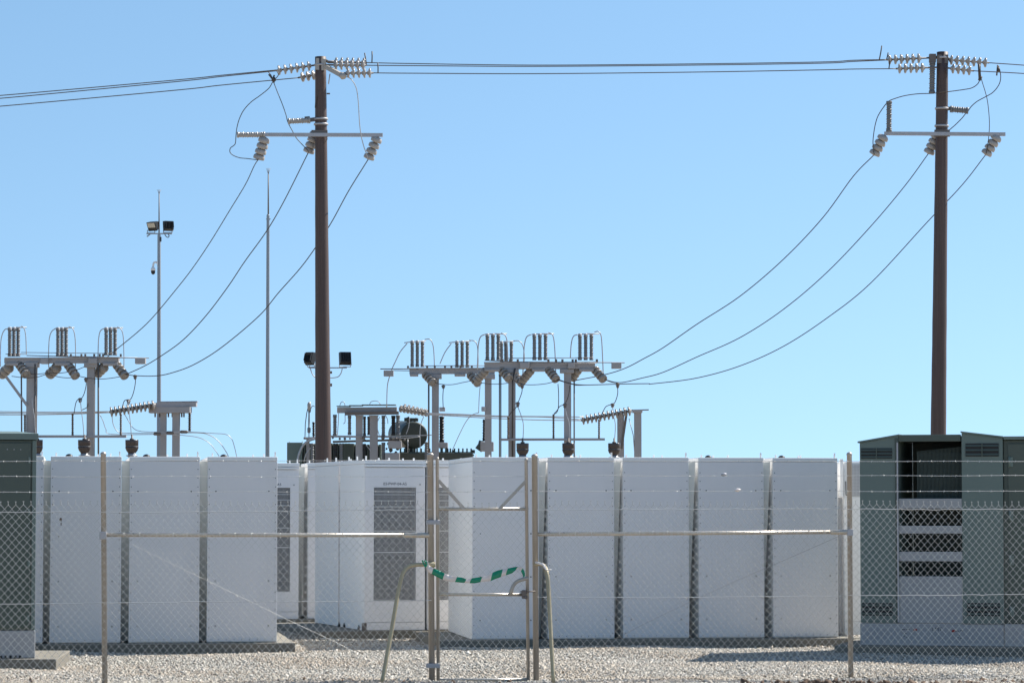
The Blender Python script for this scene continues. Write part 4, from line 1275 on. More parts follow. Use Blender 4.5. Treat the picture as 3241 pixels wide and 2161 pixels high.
def resin_pot(label, Z, u, v0, v1, D, ru):
    c0, c1 = W(Z, u, v1, D), W(Z, u, v0, D)
    H = (c1 - c0).length
    r = R(Z, ru, D)
    root = thing('instrument_transformer', label, 'transformer', (c0.x, c0.y, 0), 'brown resin instrument transformers')
    MB().lathe(c0 + Vector((0, 0, H * .16)), c1, [(0, r * .55), (H * .05, r * .62), (H * .18, r * .86), (H * .34, r * 1.0), (H * .40, r * 1.0), (H * .42, r * .93), (H * .46, r * .93), (H * .48, r * .98), (H * .80, r * 1.0), (H * .835, r * .98), (H * .84, r * .3)], 24).build('resin_body', M['bakelite'], root)
    MB().lathe(c0 + Vector((0, 0, H * .585)), c0 + Vector((0, 0, H * .62)), [(0, r * .94), (.005, r * 1.01), (H * .035 - .005, r * 1.01), (H * .035, r * .94)], 24).build('joint_ring', M['polymer'], root)
    MB().lathe(c0, c0 + Vector((0, 0, H * .16)), [(0, r * .9), (H * .05, r * .9), (H * .06, r * .6), (H * .158, r * .6)], 20).build('base_flange', M['steel'], root)
    MB().lathe(c1, c1 + Vector((0, 0, .12)), [(0, .05), (.03, .05), (.035, .022), (.12, .02)], 10).build('terminal', M['brown_steel'], root)
    MB().lathe(Vector((c0.x, c0.y, 0)), c0 - Vector((0, 0, .002)), [(0, .16), (.03, .16), (.035, .08), (c0.z - .03, .08), (c0.z - .003, .12)], 14).build('pedestal', M['column'], root)

resin_pot('brown resin pot half hidden by the left green kiosk', Z1, 335, 1258, 1405, 121.0, 52)
resin_pot('brown resin pot under the left gantry, left of its right column', Z1, 762, 1258, 1405, 121.0, 59)
resin_pot('brown resin pot right of the left gantry', Z1, 1190, 1258, 1405, 121.0, 60)

# right gantries ---------------------------------------------------------------
p = W(Z5, 680, 360, 126.0)
ga = thing('switch_gantry', 'farther grey switch gantry in the middle, partly behind another', 'gantry', (p.x, p.y, 0), 'switch gantries')
h1 = G(ga, Z5, 126.0)
h1.bar('beam', (362, 360), (1030, 358), 40, .22)
h1.bar('beam_flange', (358, 337), (1030, 335), 6, .3, 'steel')
for a, b in ((365, 430), (715, 800), (1060, 1110)):
    h1.box('mount_plate', a, b, 378, 398, .3)
h1.column(538, 592, 400)
h1.column(952, 1005, 400)
h1.box('head_plate', 530, 614, 382, 418, .3)
h1.box('head_plate', 945, 1032, 382, 420, .3)
h1.rod('down_pipe', [(512, 455), (512, 1060)], 7, dD=-.3)
h1.rod('operating_rod', [(133, 340), (430, 340)], 4, dD=-.2)
h1.rod('operating_rod', [(235, 352), (362, 354)], 3, dD=-.2)
h1.rod('operating_rod', [(480, 316), (960, 314)], 3, dD=-.2)
h1.box('operating_box', 160, 237, 352, 398, .22, 'column', -.2)
h1.box('junction_box', 596, 642, 640, 672, .2, 'steel', -.2)
h1.box('junction_box', 925, 955, 636, 672, .2, 'steel', -.2)
mb = MB()
for u in (350, 500, 560, 640, 690, 760, 850):
    mb.box(h1.w(u - 8, 334, -.2) - Vector((0, .03, 0)), h1.w(u + 8, 316, -.2) + Vector((0, .03, 0)))
mb.build('switch_linkage', M['brown_steel'], ga)['kind'] = 'stuff'
for us, v0, v1 in (((383, 423, 463), 120, 325), ((733, 774, 815), 122, 328), ((1082, 1116, 1160), 125, 320)):
    h1.cluster(us, v0, v1, 15, cap=12)
for a, b in ((320, 490), (670, 840), (1040, 1185)):
    h1.rod('terminal_bar', [(a, 135), (a + 60, 128), (b, 122)], 4, 'steel')
for pts in ([(345, 138), (290, 205), (250, 285), (225, 340), (205, 400), (188, 480), (183, 640)], [(480, 110), (520, 108), (545, 150), (555, 250), (558, 420)], [(690, 140), (640, 210), (600, 300)], [(830, 116), (870, 122), (893, 160), (900, 260), (897, 345)], [(1175, 120), (1220, 122), (1250, 160), (1262, 250), (1250, 370)]):
    h1.rod('jumper_cable', pts, 4, 'cable_alu', -.15, k=6)
gb('bell insulator under the left isolator of the farther middle gantry', Z5, (480, 378), (548, 450), 4, 126, 125.5, 1.0)
gb('bell insulator under the middle isolator of the farther middle gantry', Z5, (832, 380), (900, 455), 4, 126, 125.5, 1.0)
gb('bell insulator of the farther gantry seen under the nearer gantry beam', Z5, (1185, 380), (1242, 455), 4, 126, 125.5, 1.0)
dr('slack span from the left bell of the farther middle gantry', Z5, [(546, 440), (600, 458), (690, 463), (780, 446), (880, 425)], 125.5)
dr('slack span between the two gantries in the middle', Z5, [(900, 445), (1000, 458), (1080, 457), (1150, 448)], 125.5, 124)
dr('straight dropper beside the left column of the farther gantry', Z5, [(628, 480), (623, 560), (626, 650)], 125.5)
dr('long dropper left of the right column of the farther gantry', Z5, [(918, 440), (908, 560), (903, 685)], 125.5, m='cable_alu')
dr('slanting cable down to the transformer top', Z5, [(905, 682), (850, 702), (800, 760), (740, 880), (698, 975)], 125.5, 128, m='cable_alu')

p = W(Z5, 1380, 315, 120.0)
gr_ = thing('switch_gantry', 'nearest grey switch gantry of the middle group, with the tallest isolators', 'gantry', (p.x, p.y, 0), 'switch gantries')
h2 = G(gr_, Z5, 120.0)
h2.bar('beam', (948, 318), (1815, 316), 48, .22)
h2.bar('beam_flange', (945, 291), (1818, 289), 7, .3, 'steel')
for a, b in ((950, 1070), (1320, 1420), (1690, 1805)):
    h2.box('mount_plate', a, b, 340, 360, .3)
h2.column(1136, 1193, 345)
h2.column(1572, 1628, 345)
h2.box('head_plate', 1125, 1218, 342, 372, .3)
h2.box('head_plate', 1540, 1650, 342, 374, .3)
h2.rod('down_pipe', [(1188, 335), (1170, 430), (1168, 1060)], 7, 'polymer_dark', -.3)
h2.rod('down_pipe', [(1066, 385), (1066, 1060)], 5, dD=-.2)
h2.rod('down_pipe', [(1077, 385), (1077, 1060)], 5, dD=-.1)
h2.rod('down_pipe', [(1652, 425), (1652, 1060)], 6, dD=-.2)
h2.rod('operating_rod', [(950, 272), (1180, 285), (2048, 291)], 4, dD=-.25)
h2.rod('operating_rod', [(1110, 257), (1790, 252)], 3, dD=-.15)
h2.rod('operating_rod', [(1300, 300), (1830, 296)], 3, 'steel', dD=-.3)
for a, b in ((1226, 1300), (1602, 1656), (1944, 2022)):
    h2.box('operating_box', a, b, 290, 338, .22, 'column', -.2)
mb = MB()
for u in (1090, 1150, 1210, 1450, 1510, 1560, 1640, 1665, 1830):
    mb.box(h2.w(u - 9, 288, -.2) - Vector((0, .03, 0)), h2.w(u + 9, 264, -.2) + Vector((0, .03, 0)))
mb.build('switch_linkage', M['brown_steel'], gr_)['kind'] = 'stuff'
for us, v0, v1 in (((972, 1015, 1058), 66, 272), ((1340, 1383, 1428), 66, 272), ((1697, 1742, 1787), 66, 272)):
    h2.cluster(us, v0, v1, 16, cap=12)
for a, b in ((950, 1126), (1318, 1496), (1682, 1850)):
    h2.rod('terminal_bar', [(a, 70), ((a + b) / 2, 64), (b, 66)], 4.5, 'steel')
for pts in ([(950, 70), (918, 90), (902, 150), (896, 260), (893, 345)], [(1080, 58), (1112, 78), (1127, 130), (1133, 280), (1133, 390)], [(1315, 70), (1280, 90), (1263, 150), (1256, 250), (1250, 380)], [(1450, 55), (1482, 72), (1497, 140), (1505, 280), (1508, 400)], [(1680, 70), (1647, 85), (1630, 140), (1622, 250)], [(1810, 52), (1843, 48), (1865, 90), (1875, 250), (1880, 390)]):
    h2.rod('jumper_cable', pts, 4.5, 'cable_alu', -.15, k=6)
h2.bar('lower_beam', (1080, 893), (1892, 891), 18, .12, 'column', -.3)
for u, a in ((1135, 712), (1490, 695), (1847, 735)):
    stack(gr_, h2.w(u, 884, -.3), h2.w(u, a, -.3), h2.r(6.5), h2.r(11), M['polymer_brown'], 'post_insulator', .05)
gb('bell insulator facing right at the left end of the nearest middle gantry', Z5, (1080, 338), (1142, 418), 4, 120, 119.5, .98)
gb('bell insulator facing right in the middle of the nearest gantry', Z5, (1445, 338), (1512, 424), 4, 120, 119.5, .98)
gb('bell insulator facing right at the right end of the nearest gantry', Z5, (1808, 338), (1882, 424), 4, 120, 119.5, .98)
gb('pale bell insulator facing left at the left end of the nearest gantry', Z5, (962, 348), (888, 430), 4, 120, 120.5, .98)
gb('pale bell insulator facing left in the middle of the nearest gantry', Z5, (1318, 346), (1250, 428), 4, 120, 120.5, .98)
gb('pale bell insulator facing left behind the right column of the nearest gantry', Z5, (1685, 345), (1640, 412), 3, 120, 120.5, .98)
dr('slack span under the nearest gantry, left half', Z5, [(1142, 408), (1210, 445), (1290, 464), (1420, 457), (1520, 432)], 119.5)
dr('slack span under the nearest gantry, right half', Z5, [(1512, 415), (1600, 447), (1680, 462), (1780, 466)], 119.5)
dr('slack span under the nearest gantry from its right end bell', Z5, [(1882, 418), (1940, 442), (1995, 452)], 119.5)
dr('curved dropper left of the left pot of the right group', Z5, [(1245, 490), (1240, 530), (1212, 605), (1198, 640), (1160, 680), (1138, 712)], 119.4)
dr('dropper to the left pot of the right group', Z5, [(1212, 640), (1238, 710), (1254, 780), (1250, 912)], 119.3, m='cable_alu')
dr('straight dropper left of the right column of the nearest gantry', Z5, [(1525, 457), (1530, 540), (1528, 640), (1515, 680), (1492, 695)], 119.4)
dr('curved dropper crossing the right column of the nearest gantry', Z5, [(1618, 470), (1610, 540), (1580, 612), (1540, 632), (1518, 665), (1495, 690)], 119.4)
dr('dropper to the middle pot of the right group', Z5, [(1582, 645), (1592, 700), (1612, 770), (1618, 912)], 119.3, m='cable_alu')
dr('kinked dropper right of the nearest gantry', Z5, [(1993, 485), (1992, 540), (1972, 600), (1950, 615), (1905, 632), (1885, 660), (1850, 735)], 119.4)
dr('dropper to the right pot of the right group', Z5, [(1955, 640), (1960, 700), (1975, 780), (1968, 912)], 119.3, m='cable_alu')
resin_pot('brown resin pot between the columns of the nearest gantry', Z5, 1248, 921, 1035, 119.0, 49)
resin_pot('brown resin pot in front of the right column of the nearest gantry', Z5, 1607, 921, 1035, 119.0, 49)
resin_pot('brown resin pot right of the nearest gantry', Z5, 1966, 921, 1035, 119.0, 49)

bus('upper bus cable across the middle of the yard', Z5, [(490, 686), (700, 692), (1060, 708), (1400, 712), (1725, 716)], 124.0)
bus('middle bus cable across the middle of the yard', Z5, [(490, 692), (700, 700), (1060, 714), (1400, 716), (1725, 738)], 124.3)
bus('lower bus cable across the middle of the yard', Z5, [(490, 698), (700, 708), (1060, 728), (1400, 740), (1725, 744)], 124.6)
insulator_string('long disc insulator string tilted up to the posts right of the nearest gantry', W(Z5, 2100, 668, 124.2), W(Z5, 1712, 742, 124.2), 12, PLATE_BROWN, .92, 'disc insulator strings of the yard', .04, .97)

p = W(Z5, 2100, 700, 124.5)
ft = thing('terminal_frame', 'pair of grey posts under a flat bar, right of the nearest gantry', 'frame', (p.x, p.y, 0))
g = G(ft, Z5, 124.5)
g.column(2122, 2178, 678)
g.box('head_plate', 2108, 2186, 664, 684, .3)
g.bar('top_bar', (2085, 664), (2236, 660), 8, .2, 'brown_steel')
g.column(1990, 2042, 700, dD=.6)
g.bar('brace', (2062, 690), (2022, 965), 18, .1, 'brown_steel', .2)
g.bar('brace', (2040, 700), (2010, 960), 12, .1, 'column', .3)
g.rod('stay_wire', [(2082, 728), (2115, 860), (2125, 1000)], 3, 'cable_alu', .1)

# ------------------------------------------------------------------ transformer yard behind the middle cabinets
p = W(Z4, 950, 900, 127.5)
tf = thing('bus_platform', 'low grey steel platform with hanging dark insulators, right of the left timber pole', 'frame', (p.x, p.y, 0))
g = G(tf, Z4, 127.5)
g.bar('beam', (612, 905), (1300, 900), 62, .3, 'column')
g.bar('beam', (700, 945), (1320, 935), 34, .25, 'brown_steel', -.25)
for a, b, v in ((608, 760, 860), (752, 905, 852), (898, 1290, 845)):
    g.bar('cap_strip', (a, v), (b, v), 9, .5, 'green')
g.column(826, 904, 972)
g.column(988, 1078, 972)
for u, v0, v1, r, m in ((583, 955, 1195, 24, 'polymer'), (752, 965, 1190, 22, 'polymer'), (925, 975, 1200, 18, 'polymer_dark'), (974, 975, 1190, 18, 'polymer_dark'), (1143, 965, 1200, 23, 'polymer'), (1258, 965, 1195, 26, 'black'), (1312, 960, 1190, 26, 'polymer')):
    stack(tf, g.w(u, v0, -.1), g.w(u, v1, -.1), g.r(r * .78), g.r(r * 1.1), M[m], 'hanging_insulator', .06)
g.bar('lower_rail', (535, 1205), (1000, 1212), 22, .12, 'column', -.1)
g.bar('lower_rail', (1080, 1205), (1340, 1215), 22, .12, 'column', -.1)
g.bar('lower_rail', (560, 1268), (1330, 1246), 24, .14, 'brown_steel', .2)
g.bar('lower_rail', (1330, 1202), (1700, 1190), 10, .1, 'steel', .1)
g.rod('bus_tube', [(1330, 1225), (1450, 1222), (1560, 1208)], 5, 'cable_alu', -.2, k=4)
for u, v0, v1, r, m in ((322, 1285, 1560, 24, 'polymer'), (655, 1290, 1560, 24, 'polymer'), (590, 1290, 1560, 28, 'black'), (1143, 1275, 1560, 24, 'polymer'), (1640, 1270, 1560, 24, 'polymer'), (924, 1290, 1560, 18, 'black')):
    stack(tf, g.w(u, v1, -.2), g.w(u, v0, -.2), g.r(r * .78), g.r(r * 1.1), M[m], 'post_insulator', .06)
g.box('mechanism_box', 1200, 1355, 1262, 1345, .4, 'column', -.3)
g.box('mechanism_box', 1165, 1330, 1395, 1500, .4, 'column', -.3)
mb = MB()
for u, v, s in ((560, 1225, 16), (640, 1235, 18), (700, 1240, 20), (760, 1225, 14), (915, 1225, 26), (930, 1255, 18), (1140, 1215, 28), (1230, 1228, 22), (1290, 1225, 18), (1385, 1240, 20), (1340, 1275, 24), (1200, 1290, 20), (1230, 1370, 30), (1290, 1385, 24), (1180, 1350, 16), (340, 1200, 14), (240, 1225, 14), (1310, 1340, 26)):
    c = g.w(u, v, -.25)
    r = g.r(s) * .8
    mb.lathe(c - Vector((r * .9, 0, 0)), c + Vector((r * .9, 0, random.uniform(-.05, .05))), [(0, r * .4), (r * .3, r), (r * 1.3, r * .9), (r * 1.8, r * .4)], 8)
mb.build('rail_fittings', M['brown_steel'], tf)['kind'] = 'stuff'
for pts in ([(625, 940), (622, 1050), (612, 1190)], [(700, 960), (700, 1040), (680, 1060)], [(640, 850), (655, 815), (675, 805), (695, 825), (700, 855)], [(985, 835), (1000, 808), (1045, 796), (1090, 808), (1108, 838)], [(1100, 980), (1075, 1040), (1075, 1120), (1095, 1190)], [(1165, 960), (1190, 1010), (1195, 1060)], [(1445, 985), (1435, 1090), (1405, 1180)], [(1610, 975), (1580, 1050), (1565, 1150), (1568, 1390)], [(1425, 1240), (1425, 1390)], [(945, 1310), (980, 1350), (1000, 1380)]):
    g.rod('jumper_cable', pts, 4.5, 'cable_alu', -.3, k=6)
insulator_string('disc insulator string right of the low platform, before the olive tank', W(Z4, 1325, 885, 127.3), W(Z4, 1655, 940, 126.6), 8, PLATE_BROWN, .72, 'disc insulator strings of the yard', .06, .95)
insulator_string('second disc insulator string right of the low platform, above the other', W(Z4, 1355, 862, 127.9), W(Z4, 1650, 932, 127.6), 6, PLATE_BROWN, .72, 'disc insulator strings of the yard', .1, .9)

p = W(Z4, 1700, 1400, 130.5)
tr = thing('power_transformer', 'power transformer with a big round olive tank and black bushings', 'transformer', (p.x, p.y, 0))
g = G(tr, Z4, 130.5)
a, b = g.w(1500, 1192, -.6), g.w(1345, 1178, 2.6)
r = g.r(156)
L = (b - a).length
MB().lathe(a, b, [(0, r * .2), (.004, r * .86), (.02, r * .97), (.05, r), (L - .05, r), (L, r * .95)], 48).build('conservator', M['green_tank'], tr)
mb = MB().beam(g.w(1385, 1010, 0), g.w(1545, 1015, 0), .3, .08).beam(g.w(1420, 985, 0), g.w(1440, 1030, 0), .2, .1).tube([g.w(1500, 1000, 0), g.w(1520, 1030, 0)], .06, 8)
mb.build('tank_lug', M['green_tank'], tr)
g.box('tank_stand', 1395, 1515, 1335, 1420, .6, 'black')
a, b = g.w(1330, 1560), g.w(2180, 1400)
MB().box((a.x, a.y - .9, .3), (b.x, a.y + .9, b.z), .03).build('main_tank', M['green_tank'], tr)
mb = MB()
for i in range(18):
    c = g.w(1340 + i * 48, 1425, -1)
    mb.box((c.x - .02, c.y - .03, c.z - .4), (c.x + .02, c.y - .01 + .08, c.z + .18))
for v in (1392, 1420, 1450):
    mb.beam(g.w(1330, v, -1.0), g.w(2190, v, -1.0), .05, .035)
mb.build('deck_rail', M['fins'], tr)
for u0, u1, v0, v1 in ((1935, 1968, 1362, 1400), (2160, 2200, 1362, 1400), (1855, 1895, 1345, 1400), (1450, 1500, 1395, 1440)):
    g.box('deck_valve', u0, u1, v0, v1, .25, 'black', -.8)
stack(tr, g.w(1816, 1275, -.8), g.w(1816, 975, -.8), g.r(24), g.r(38), M['black'], 'bushing', .07)
g.box('bushing_turret', 1785, 1888, 1278, 1342, .5, 'column', -.8)
MB().tube([g.w(1815, 1340, -.8), g.w(1815, 1420, -.8)], g.r(16), 10).build('turret_neck', M['column'], tr)
stack(tr, W(Z5, 945, 905, 129.7), W(Z5, 947, 735, 129.7), g.r(14), g.r(24), M['black'], 'bushing', .07)
a, b = W(Z5, 918, 985, 129.7), W(Z5, 1022, 912, 129.7)
MB().box((a.x, a.y - .3, a.z), (b.x, a.y + .3, b.z), .02).build('bushing_turret', M['column'], tr)
MB().tube([W(Z5, 900, 975, 129.5), W(Z5, 925, 940, 129.5), W(Z5, 935, 905, 129.5)], .1, 10).build('turret_neck', M['fins'], tr)

p = W(Z4, 130, 1400, 129.0)
ck = thing('radiator_bank', 'pale green oil cooler box left of the left timber pole', 'cooler', (p.x, p.y, 0))
g = G(ck, Z4, 129.0)
a, b = g.w(46, 1560), g.w(222, 1280)
yc = a.y
MB().box((a.x, yc - .5, .2), (b.x, yc + .5, b.z), .012).build('casing', M['green'], ck)
mb = MB()
for i in range(16):
    x = b.x + .03 + i * .075
    mb.box((x, yc - .4, .25), (x + .045, yc + .5, b.z - .02))
mb.build('cooling_fins', M['green_dark'], ck)
g.rod('lifting_lug', [(60, 1282), (60, 1262)], 4, 'steel')
g.rod('lifting_lug', [(208, 1280), (208, 1258)], 4, 'steel')
p = W(Z4, 760, 1400, 129.0)
ck2 = thing('radiator_bank', 'dark green oil cooler box under the low platform', 'cooler', (p.x, p.y, 0))
g = G(ck2, Z4, 129.0)
a, b = g.w(695, 1560), g.w(815, 1292)
yc = a.y
MB().box((a.x, yc - .5, .2), (b.x, yc + .5, b.z), .012).build('casing', M['green_dark'], ck2)
mb = MB()
for i in range(9):
    x = b.x + .03 + i * .075
    mb.box((x, yc - .4, .25), (x + .045, yc + .4, b.z - .02))
mb.build('cooling_fins', M['fins'], ck2)

p = W(Z4, 285, 1200, 128.0)
sa = thing('cable_termination', 'slender cable termination with a pale top left of the left timber pole', 'insulator', (p.x, p.y, 0))
g = G(sa, Z4, 128.0)
MB().lathe(g.w(284, 1215), g.w(286, 808), [(0, .012), (.10, .012), (.12, .04), (.23, .045), (.25, .02), (.42, .022), (.60, .018), (.68, .03), (.84, .034), (.89, .012)], 12).build('tapered_body', M['polymer'], sa)
MB().lathe(g.w(286, 905, -.02), g.w(287, 806, -.02), [(0, .022), (.04, .045), (.15, .05), (.20, .03), (.215, .004)], 12).build('pale_cap', M['porcelain'], sa)
g.rod('earth_wire', [(238, 1225), (242, 1060), (258, 940), (278, 850)], 5, 'cable')
g.rod('jumper_cable', [(300, 930), (305, 890), (320, 860), (335, 853), (350, 865)], 4, 'cable', k=5)
stack(sa, g.w(338, 1200), g.w(336, 1040), g.r(12), g.r(20), M['black'], 'arrester', .06)
g.bar('shelf', (225, 1228), (420, 1222), 22, .3, 'column')
g.column(255, 290, 1240, dD=.05)
dr('thick pale cable arching over the pale green cooler', Z4, [(150, 1520), (160, 1450), (180, 1380), (220, 1305), (280, 1258), (360, 1230), (430, 1225)], 127.6, r=.03, m='cable_alu')
dr('thin pale cable leaning over the pale green cooler', Z4, [(225, 1500), (250, 1410), (300, 1340), (330, 1320)], 127.6, r=.014, m='cable_alu')

# ------------------------------------------------------------------ masts
def flood(root, Z, D, u0, u1, v0, v1, tilt, yaw, lens):
    """box floodlight on a U bracket; pixel box u0..u1 x v0..v1"""
    c = W(Z, (u0 + u1) / 2, (v0 + v1) / 2, D)
    w, h = R(Z, u1 - u0, D), R(Z, v1 - v0, D)
    rot = Matrix.Rotation(yaw, 4, 'Z') @ Matrix.Rotation(tilt, 4, 'X')
    T = Matrix.Translation(c) @ rot
    mb = MB()
    t = .07
    vs = [(-w / 2, -t, -h / 2), (w / 2, -t, -h / 2), (w / 2, -t, h / 2), (-w / 2, -t, h / 2), (-w * .42, t, -h * .4), (w * .42, t, -h * .4), (w * .42, t, h * .4), (-w * .42, t, h * .4)]
    mb.add([T @ Vector(q) for q in vs], [(0, 1, 2, 3), (7, 6, 5, 4), (0, 4, 5, 1), (1, 5, 6, 2), (2, 6, 7, 3), (3, 7, 4, 0)])
    for i in range(6):
        x = -w * .36 + w * .72 * i / 5
        q = [(x - .006, t, -h * .3), (x + .006, t, -h * .3), (x + .006, t + .05, -h * .3), (x - .006, t + .05, -h * .3), (x - .006, t, h * .3), (x + .006, t, h * .3), (x + .006, t + .05, h * .3), (x - .006, t + .05, h * .3)]
        mb.add([T @ Vector(p_) for p_ in q], [(0, 3, 2, 1), (4, 5, 6, 7), (0, 1, 5, 4), (1, 2, 6, 5), (2, 3, 7, 6), (3, 0, 4, 7)])
    fl = mb.build('floodlight', M['black'], root)
    q = [(-w * .42, -t - .006, -h * .10), (w * .42, -t - .006, -h * .10), (w * .42, -t - .006, h * .42), (-w * .42, -t - .006, h * .42)]
    if lens:
        MB().add([T @ Vector(p_) for p_ in q] + [T @ (Vector(p_) + Vector((0, .004, 0))) for p_ in q], [(0, 1, 2, 3), (7, 6, 5, 4), (0, 4, 5, 1), (1, 5, 6, 2), (2, 6, 7, 3), (3, 7, 4, 0)]).build('glass', M['lens'], fl)
    return T, w, h

def bracket_u(root, Z, D, u0, u1, v0, v1):
    MB().tube([W(Z, u0, v0, D), W(Z, u0, v1, D), W(Z, u1, v1, D), W(Z, u1, v0, D)], .013, 6).build('lamp_bracket', M['steel'], root)

def spike(root, Z, D, u, v0, v1, r, fan):
    mb = MB().tube([W(Z, u, v1, D), W(Z, u, v0 + fan, D)], [r, r * .7], 6)
    for dx in (-17, -8, 0, 8, 17):
        mb.tube([W(Z, u, v0 + fan + 6, D), W(Z, u + dx * .5, v0 + fan * .6, D + dx * .004), W(Z, u + dx * 1.25, v0 + abs(dx) * .15, D + dx * .01)], r * .22, 5)
    mb.build('lightning_spike', M['brown_steel'], root)

DM = 127.0
p = W(Z6, 340, 1000, DM)
m1 = thing('floodlight_mast', 'slim galvanised mast at left with two floodlights and a dome camera', 'mast', (p.x, p.y, 0), 'galvanised masts')
a = W(Z6, 338, 728, DM)
b = Vector((W(Z6, 346, 1568, DM).x + .02, a.y, 0))
L = (b - a).length
MB().lathe(b, a, [(0, .14), (.02, .14), (.025, .075)] + [(t, .042 + (.026) * (1 - t / L)) for t in (.03, L * .5, L - .002)] + [(L, .03)], 12, smooth=False).build('pole', M['galv_blue'], m1)
mb = MB().beam(W(Z6, 208, 717, DM - .02), W(Z6, 472, 718, DM - .02), .06, R(Z6, 12, DM))
mb.beam(W(Z6, 212, 748, DM - .02), W(Z6, 245, 722, DM - .02), .03, .03)
mb.build('crossbar', M['galv_blue'], m1)
MB().tube(spline([W(Z6, 395, 722, DM), W(Z6, 410, 745, DM), W(Z6, 430, 756, DM), W(Z6, 442, 740, DM), W(Z6, 430, 722, DM)]), .012, 6).build('lamp_cable', M['cable'], m1)
flood(m1, Z6, DM - .02, 222, 334, 588, 684, math.radians(24), math.radians(-32), True)
flood(m1, Z6, DM - .02, 384, 490, 582, 686, math.radians(10), math.radians(205), False)
bracket_u(m1, Z6, DM - .02, 218, 294, 680, 710)
bracket_u(m1, Z6, DM - .02, 384, 472, 680, 708)
spike(m1, Z6, DM, 338, 260, 728, .018, 46)
MB().tube(spline([W(Z6, 325, 1020, DM), W(Z6, 300, 1012, DM), W(Z6, 282, 1022, DM), W(Z6, 276, 1060, DM)]), .025, 8).box(W(Z6, 319, 1048, DM) - Vector((0, .06, 0)), W(Z6, 328, 996, DM) + Vector((0, .06, 0))).build('camera_arm', M['white_gloss'], m1)
a, b = W(Z6, 276, 1100, DM), W(Z6, 276, 1052, DM)
r = R(Z6, 24, DM)
L = (b - a).length
cm_ = MB().lathe(a, b, [(0, r), (L * .35, r), (L * .7, r * .65), (L, r * .3)], 18).build('dome_camera', M['white_gloss'], m1)
a2 = W(Z6, 277, 1140, DM)
L = (a - a2).length
MB().lathe(a2, a - Vector((0, 0, .002)), [(0, .01), (L * .08, r * .45), (L * .3, r * .78), (L * .6, r * .9), (L, r * .92)], 18).build('dome_lens', M['black'], cm_)
MB().box(W(Z6, 350, 798, DM) - Vector((0, .05, 0)), W(Z6, 362, 752, DM) + Vector((0, .05, 0))).build('mast_junction_box', M['black'], m1)

p = W(Z6, 1465, 1000, DM + 1)
m2 = thing('lightning_mast', 'slim galvanised lightning mast with a bare spike left of the left timber pole', 'mast', (p.x, p.y, 0), 'galvanised masts')
a = W(Z6, 1465, 520, DM + 1)
b = Vector((W(Z6, 1467, 1568, DM + 1).x, a.y, 0))
L = (b - a).length
MB().lathe(b, a, [(0, .14), (.02, .14), (.025, .075)] + [(t, .040 + (.022) * (1 - t / L)) for t in (.03, L * .5, L - .3)] + [(L - .29, .040), (L - .02, .040), (L, .03)], 12, smooth=False).build('pole', M['galv_blue'], m2)
MB().beam(W(Z6, 1445, 568, DM + 1), W(Z6, 1490, 566, DM + 1), .03, .02).build('mast_bolt', M['brown_steel'], m2)
spike(m2, Z6, DM + 1, 1467, 40, 522, .02, 64)

p = W(Z4, 450, 420, 125.0)
m3 = thing('floodlight_mast', 'floodlight pair on a mast hidden right behind the left timber pole', 'mast', (p.x, p.y, 0), 'galvanised masts')
a, b = W(Z4, 440, 400, 125.0), Vector((p.x - .02, p.y, 0))
MB().lathe(b, a, [(0, .16), (.03, .16), (.035, .10), ((a - b).length, .07)], 12).build('pole', M['galv_blue'], m3)
MB().beam(W(Z4, 280, 415, 125), W(Z4, 722, 415, 125), .06, R(Z4, 13, 125)).build('crossbar', M['galv_blue'], m3)
flood(m3, Z4, 125, 632, 778, 224, 378, math.radians(18), math.radians(190), False)
flood(m3, Z4, 125, 235, 352, 226, 380, math.radians(18), math.radians(150), False)
bracket_u(m3, Z4, 125, 636, 764, 370, 404)
bracket_u(m3, Z4, 125, 268, 348, 370, 404)
MB().tube(spline([W(Z4, 668, 425, 125), W(Z4, 655, 475, 125), W(Z4, 625, 515, 125), W(Z4, 580, 528, 125), W(Z4, 520, 530, 125), W(Z4, 440, 520, 125)]), .012, 6).build('lamp_cable', M['cable_alu'], m3)
MB().tube(spline([W(Z4, 292, 390, 125), W(Z4, 305, 440, 125), W(Z4, 325, 490, 125), W(Z4, 350, 520, 125), W(Z4, 400, 530, 125)]), .012, 6).build('lamp_cable', M['cable_alu'], m3)
MB().box(W(Z4, 500, 630, 125) - Vector((0, .04, 0)), W(Z4, 551, 596, 125) + Vector((0, .04, 0))).build('mast_junction_box', M['brown_steel'], m3)
MB().box(W(Z4, 500, 482, 125) - Vector((0, .04, 0)), W(Z4, 551, 454, 125) + Vector((0, .04, 0))).build('mast_junction_box', M['brown_steel'], m3)

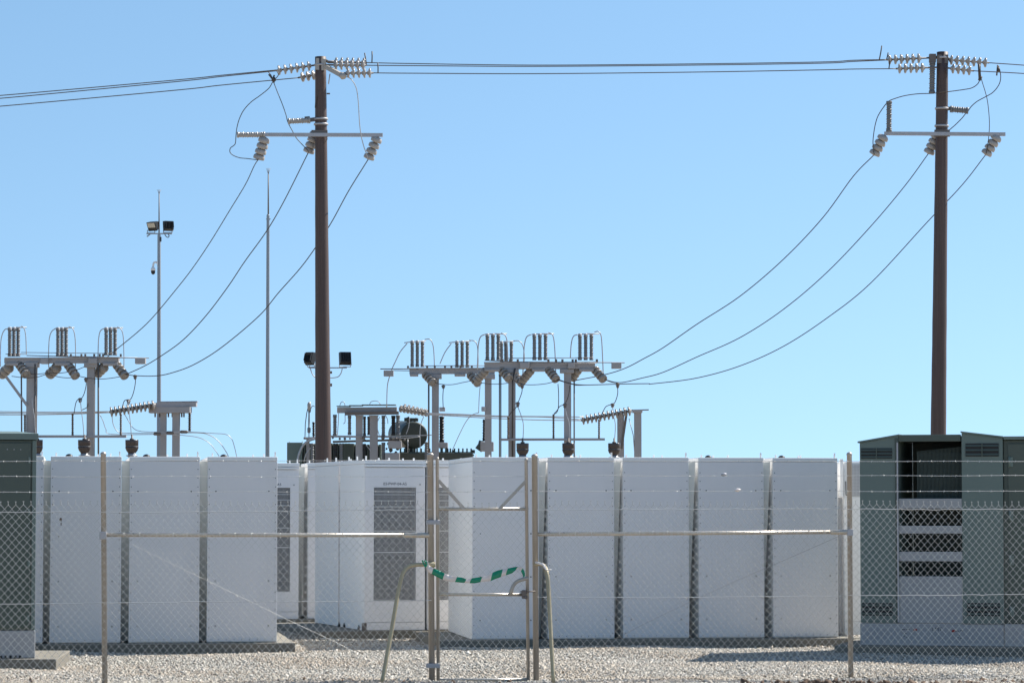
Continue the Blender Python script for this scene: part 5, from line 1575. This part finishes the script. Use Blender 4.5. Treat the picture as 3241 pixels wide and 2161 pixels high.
# ------------------------------------------------------------------ light
SUN_EL, SUN_AZ = math.radians(46), math.radians(60)      # azimuth from +Y (view direction) towards +X
sdir = Vector((math.sin(SUN_AZ) * math.cos(SUN_EL), math.cos(SUN_AZ) * math.cos(SUN_EL), math.sin(SUN_EL)))
sun_d = bpy.data.lights.new('sun', 'SUN')
sun_d.energy = 5.0
sun_d.angle = math.radians(.5)
sun_d.color = (1.0, .95, .87)
sun = bpy.data.objects.new('sun', sun_d)
COL.objects.link(sun)
sun.rotation_euler = sdir.to_track_quat('Z', 'Y').to_euler()
sun.location = (20, 20, 60)

SKY_K, SKY_B = 1.15, .165
world = bpy.data.worlds.new('World')
scene.world = world
world.use_nodes = True
nt = world.node_tree
bg = nt.nodes['Background']
sky = nt.nodes.new('ShaderNodeTexSky')
sky.sky_type = 'NISHITA'
sky.sun_disc = False
sky.sun_elevation = SUN_EL
sky.sun_rotation = SUN_AZ
sky.altitude = 0
sky.air_density = 1.0
sky.dust_density = .3
sky.ozone_density = 1.3
# the haze band right at the horizon is left out: low directions look up a little higher into the sky
tc = nt.nodes.new('ShaderNodeTexCoord')
sp = nt.nodes.new('ShaderNodeSeparateXYZ')
nt.links.new(tc.outputs['Generated'], sp.inputs[0])
mz = nt.nodes.new('ShaderNodeMath'); mz.operation = 'MAXIMUM'; mz.inputs[1].default_value = 0.0
nt.links.new(sp.outputs['Z'], mz.inputs[0])
ma = nt.nodes.new('ShaderNodeMath'); ma.operation = 'MULTIPLY_ADD'; ma.inputs[1].default_value = SKY_K; ma.inputs[2].default_value = SKY_B
nt.links.new(mz.outputs[0], ma.inputs[0])
cb = nt.nodes.new('ShaderNodeCombineXYZ')
nt.links.new(sp.outputs['X'], cb.inputs[0]); nt.links.new(sp.outputs['Y'], cb.inputs[1]); nt.links.new(ma.outputs[0], cb.inputs[2])
nv = nt.nodes.new('ShaderNodeVectorMath'); nv.operation = 'NORMALIZE'
nt.links.new(cb.outputs[0], nv.inputs[0])
nt.links.new(nv.outputs[0], sky.inputs['Vector'])
hs = nt.nodes.new('ShaderNodeHueSaturation')
hs.inputs['Saturation'].default_value = 1.08
hs.inputs['Hue'].default_value = .490
nt.links.new(sky.outputs['Color'], hs.inputs['Color'])
nt.links.new(hs.outputs['Color'], bg.inputs['Color'])
bg.inputs['Strength'].default_value = .110

scene.view_settings.view_transform = 'Standard'
scene.view_settings.look = 'None'
scene.view_settings.gamma = 1
scene.view_settings.exposure = .68
scene.render.engine = 'CYCLES'
scene.cycles.max_bounces = 8
scene.cycles.use_denoising = True
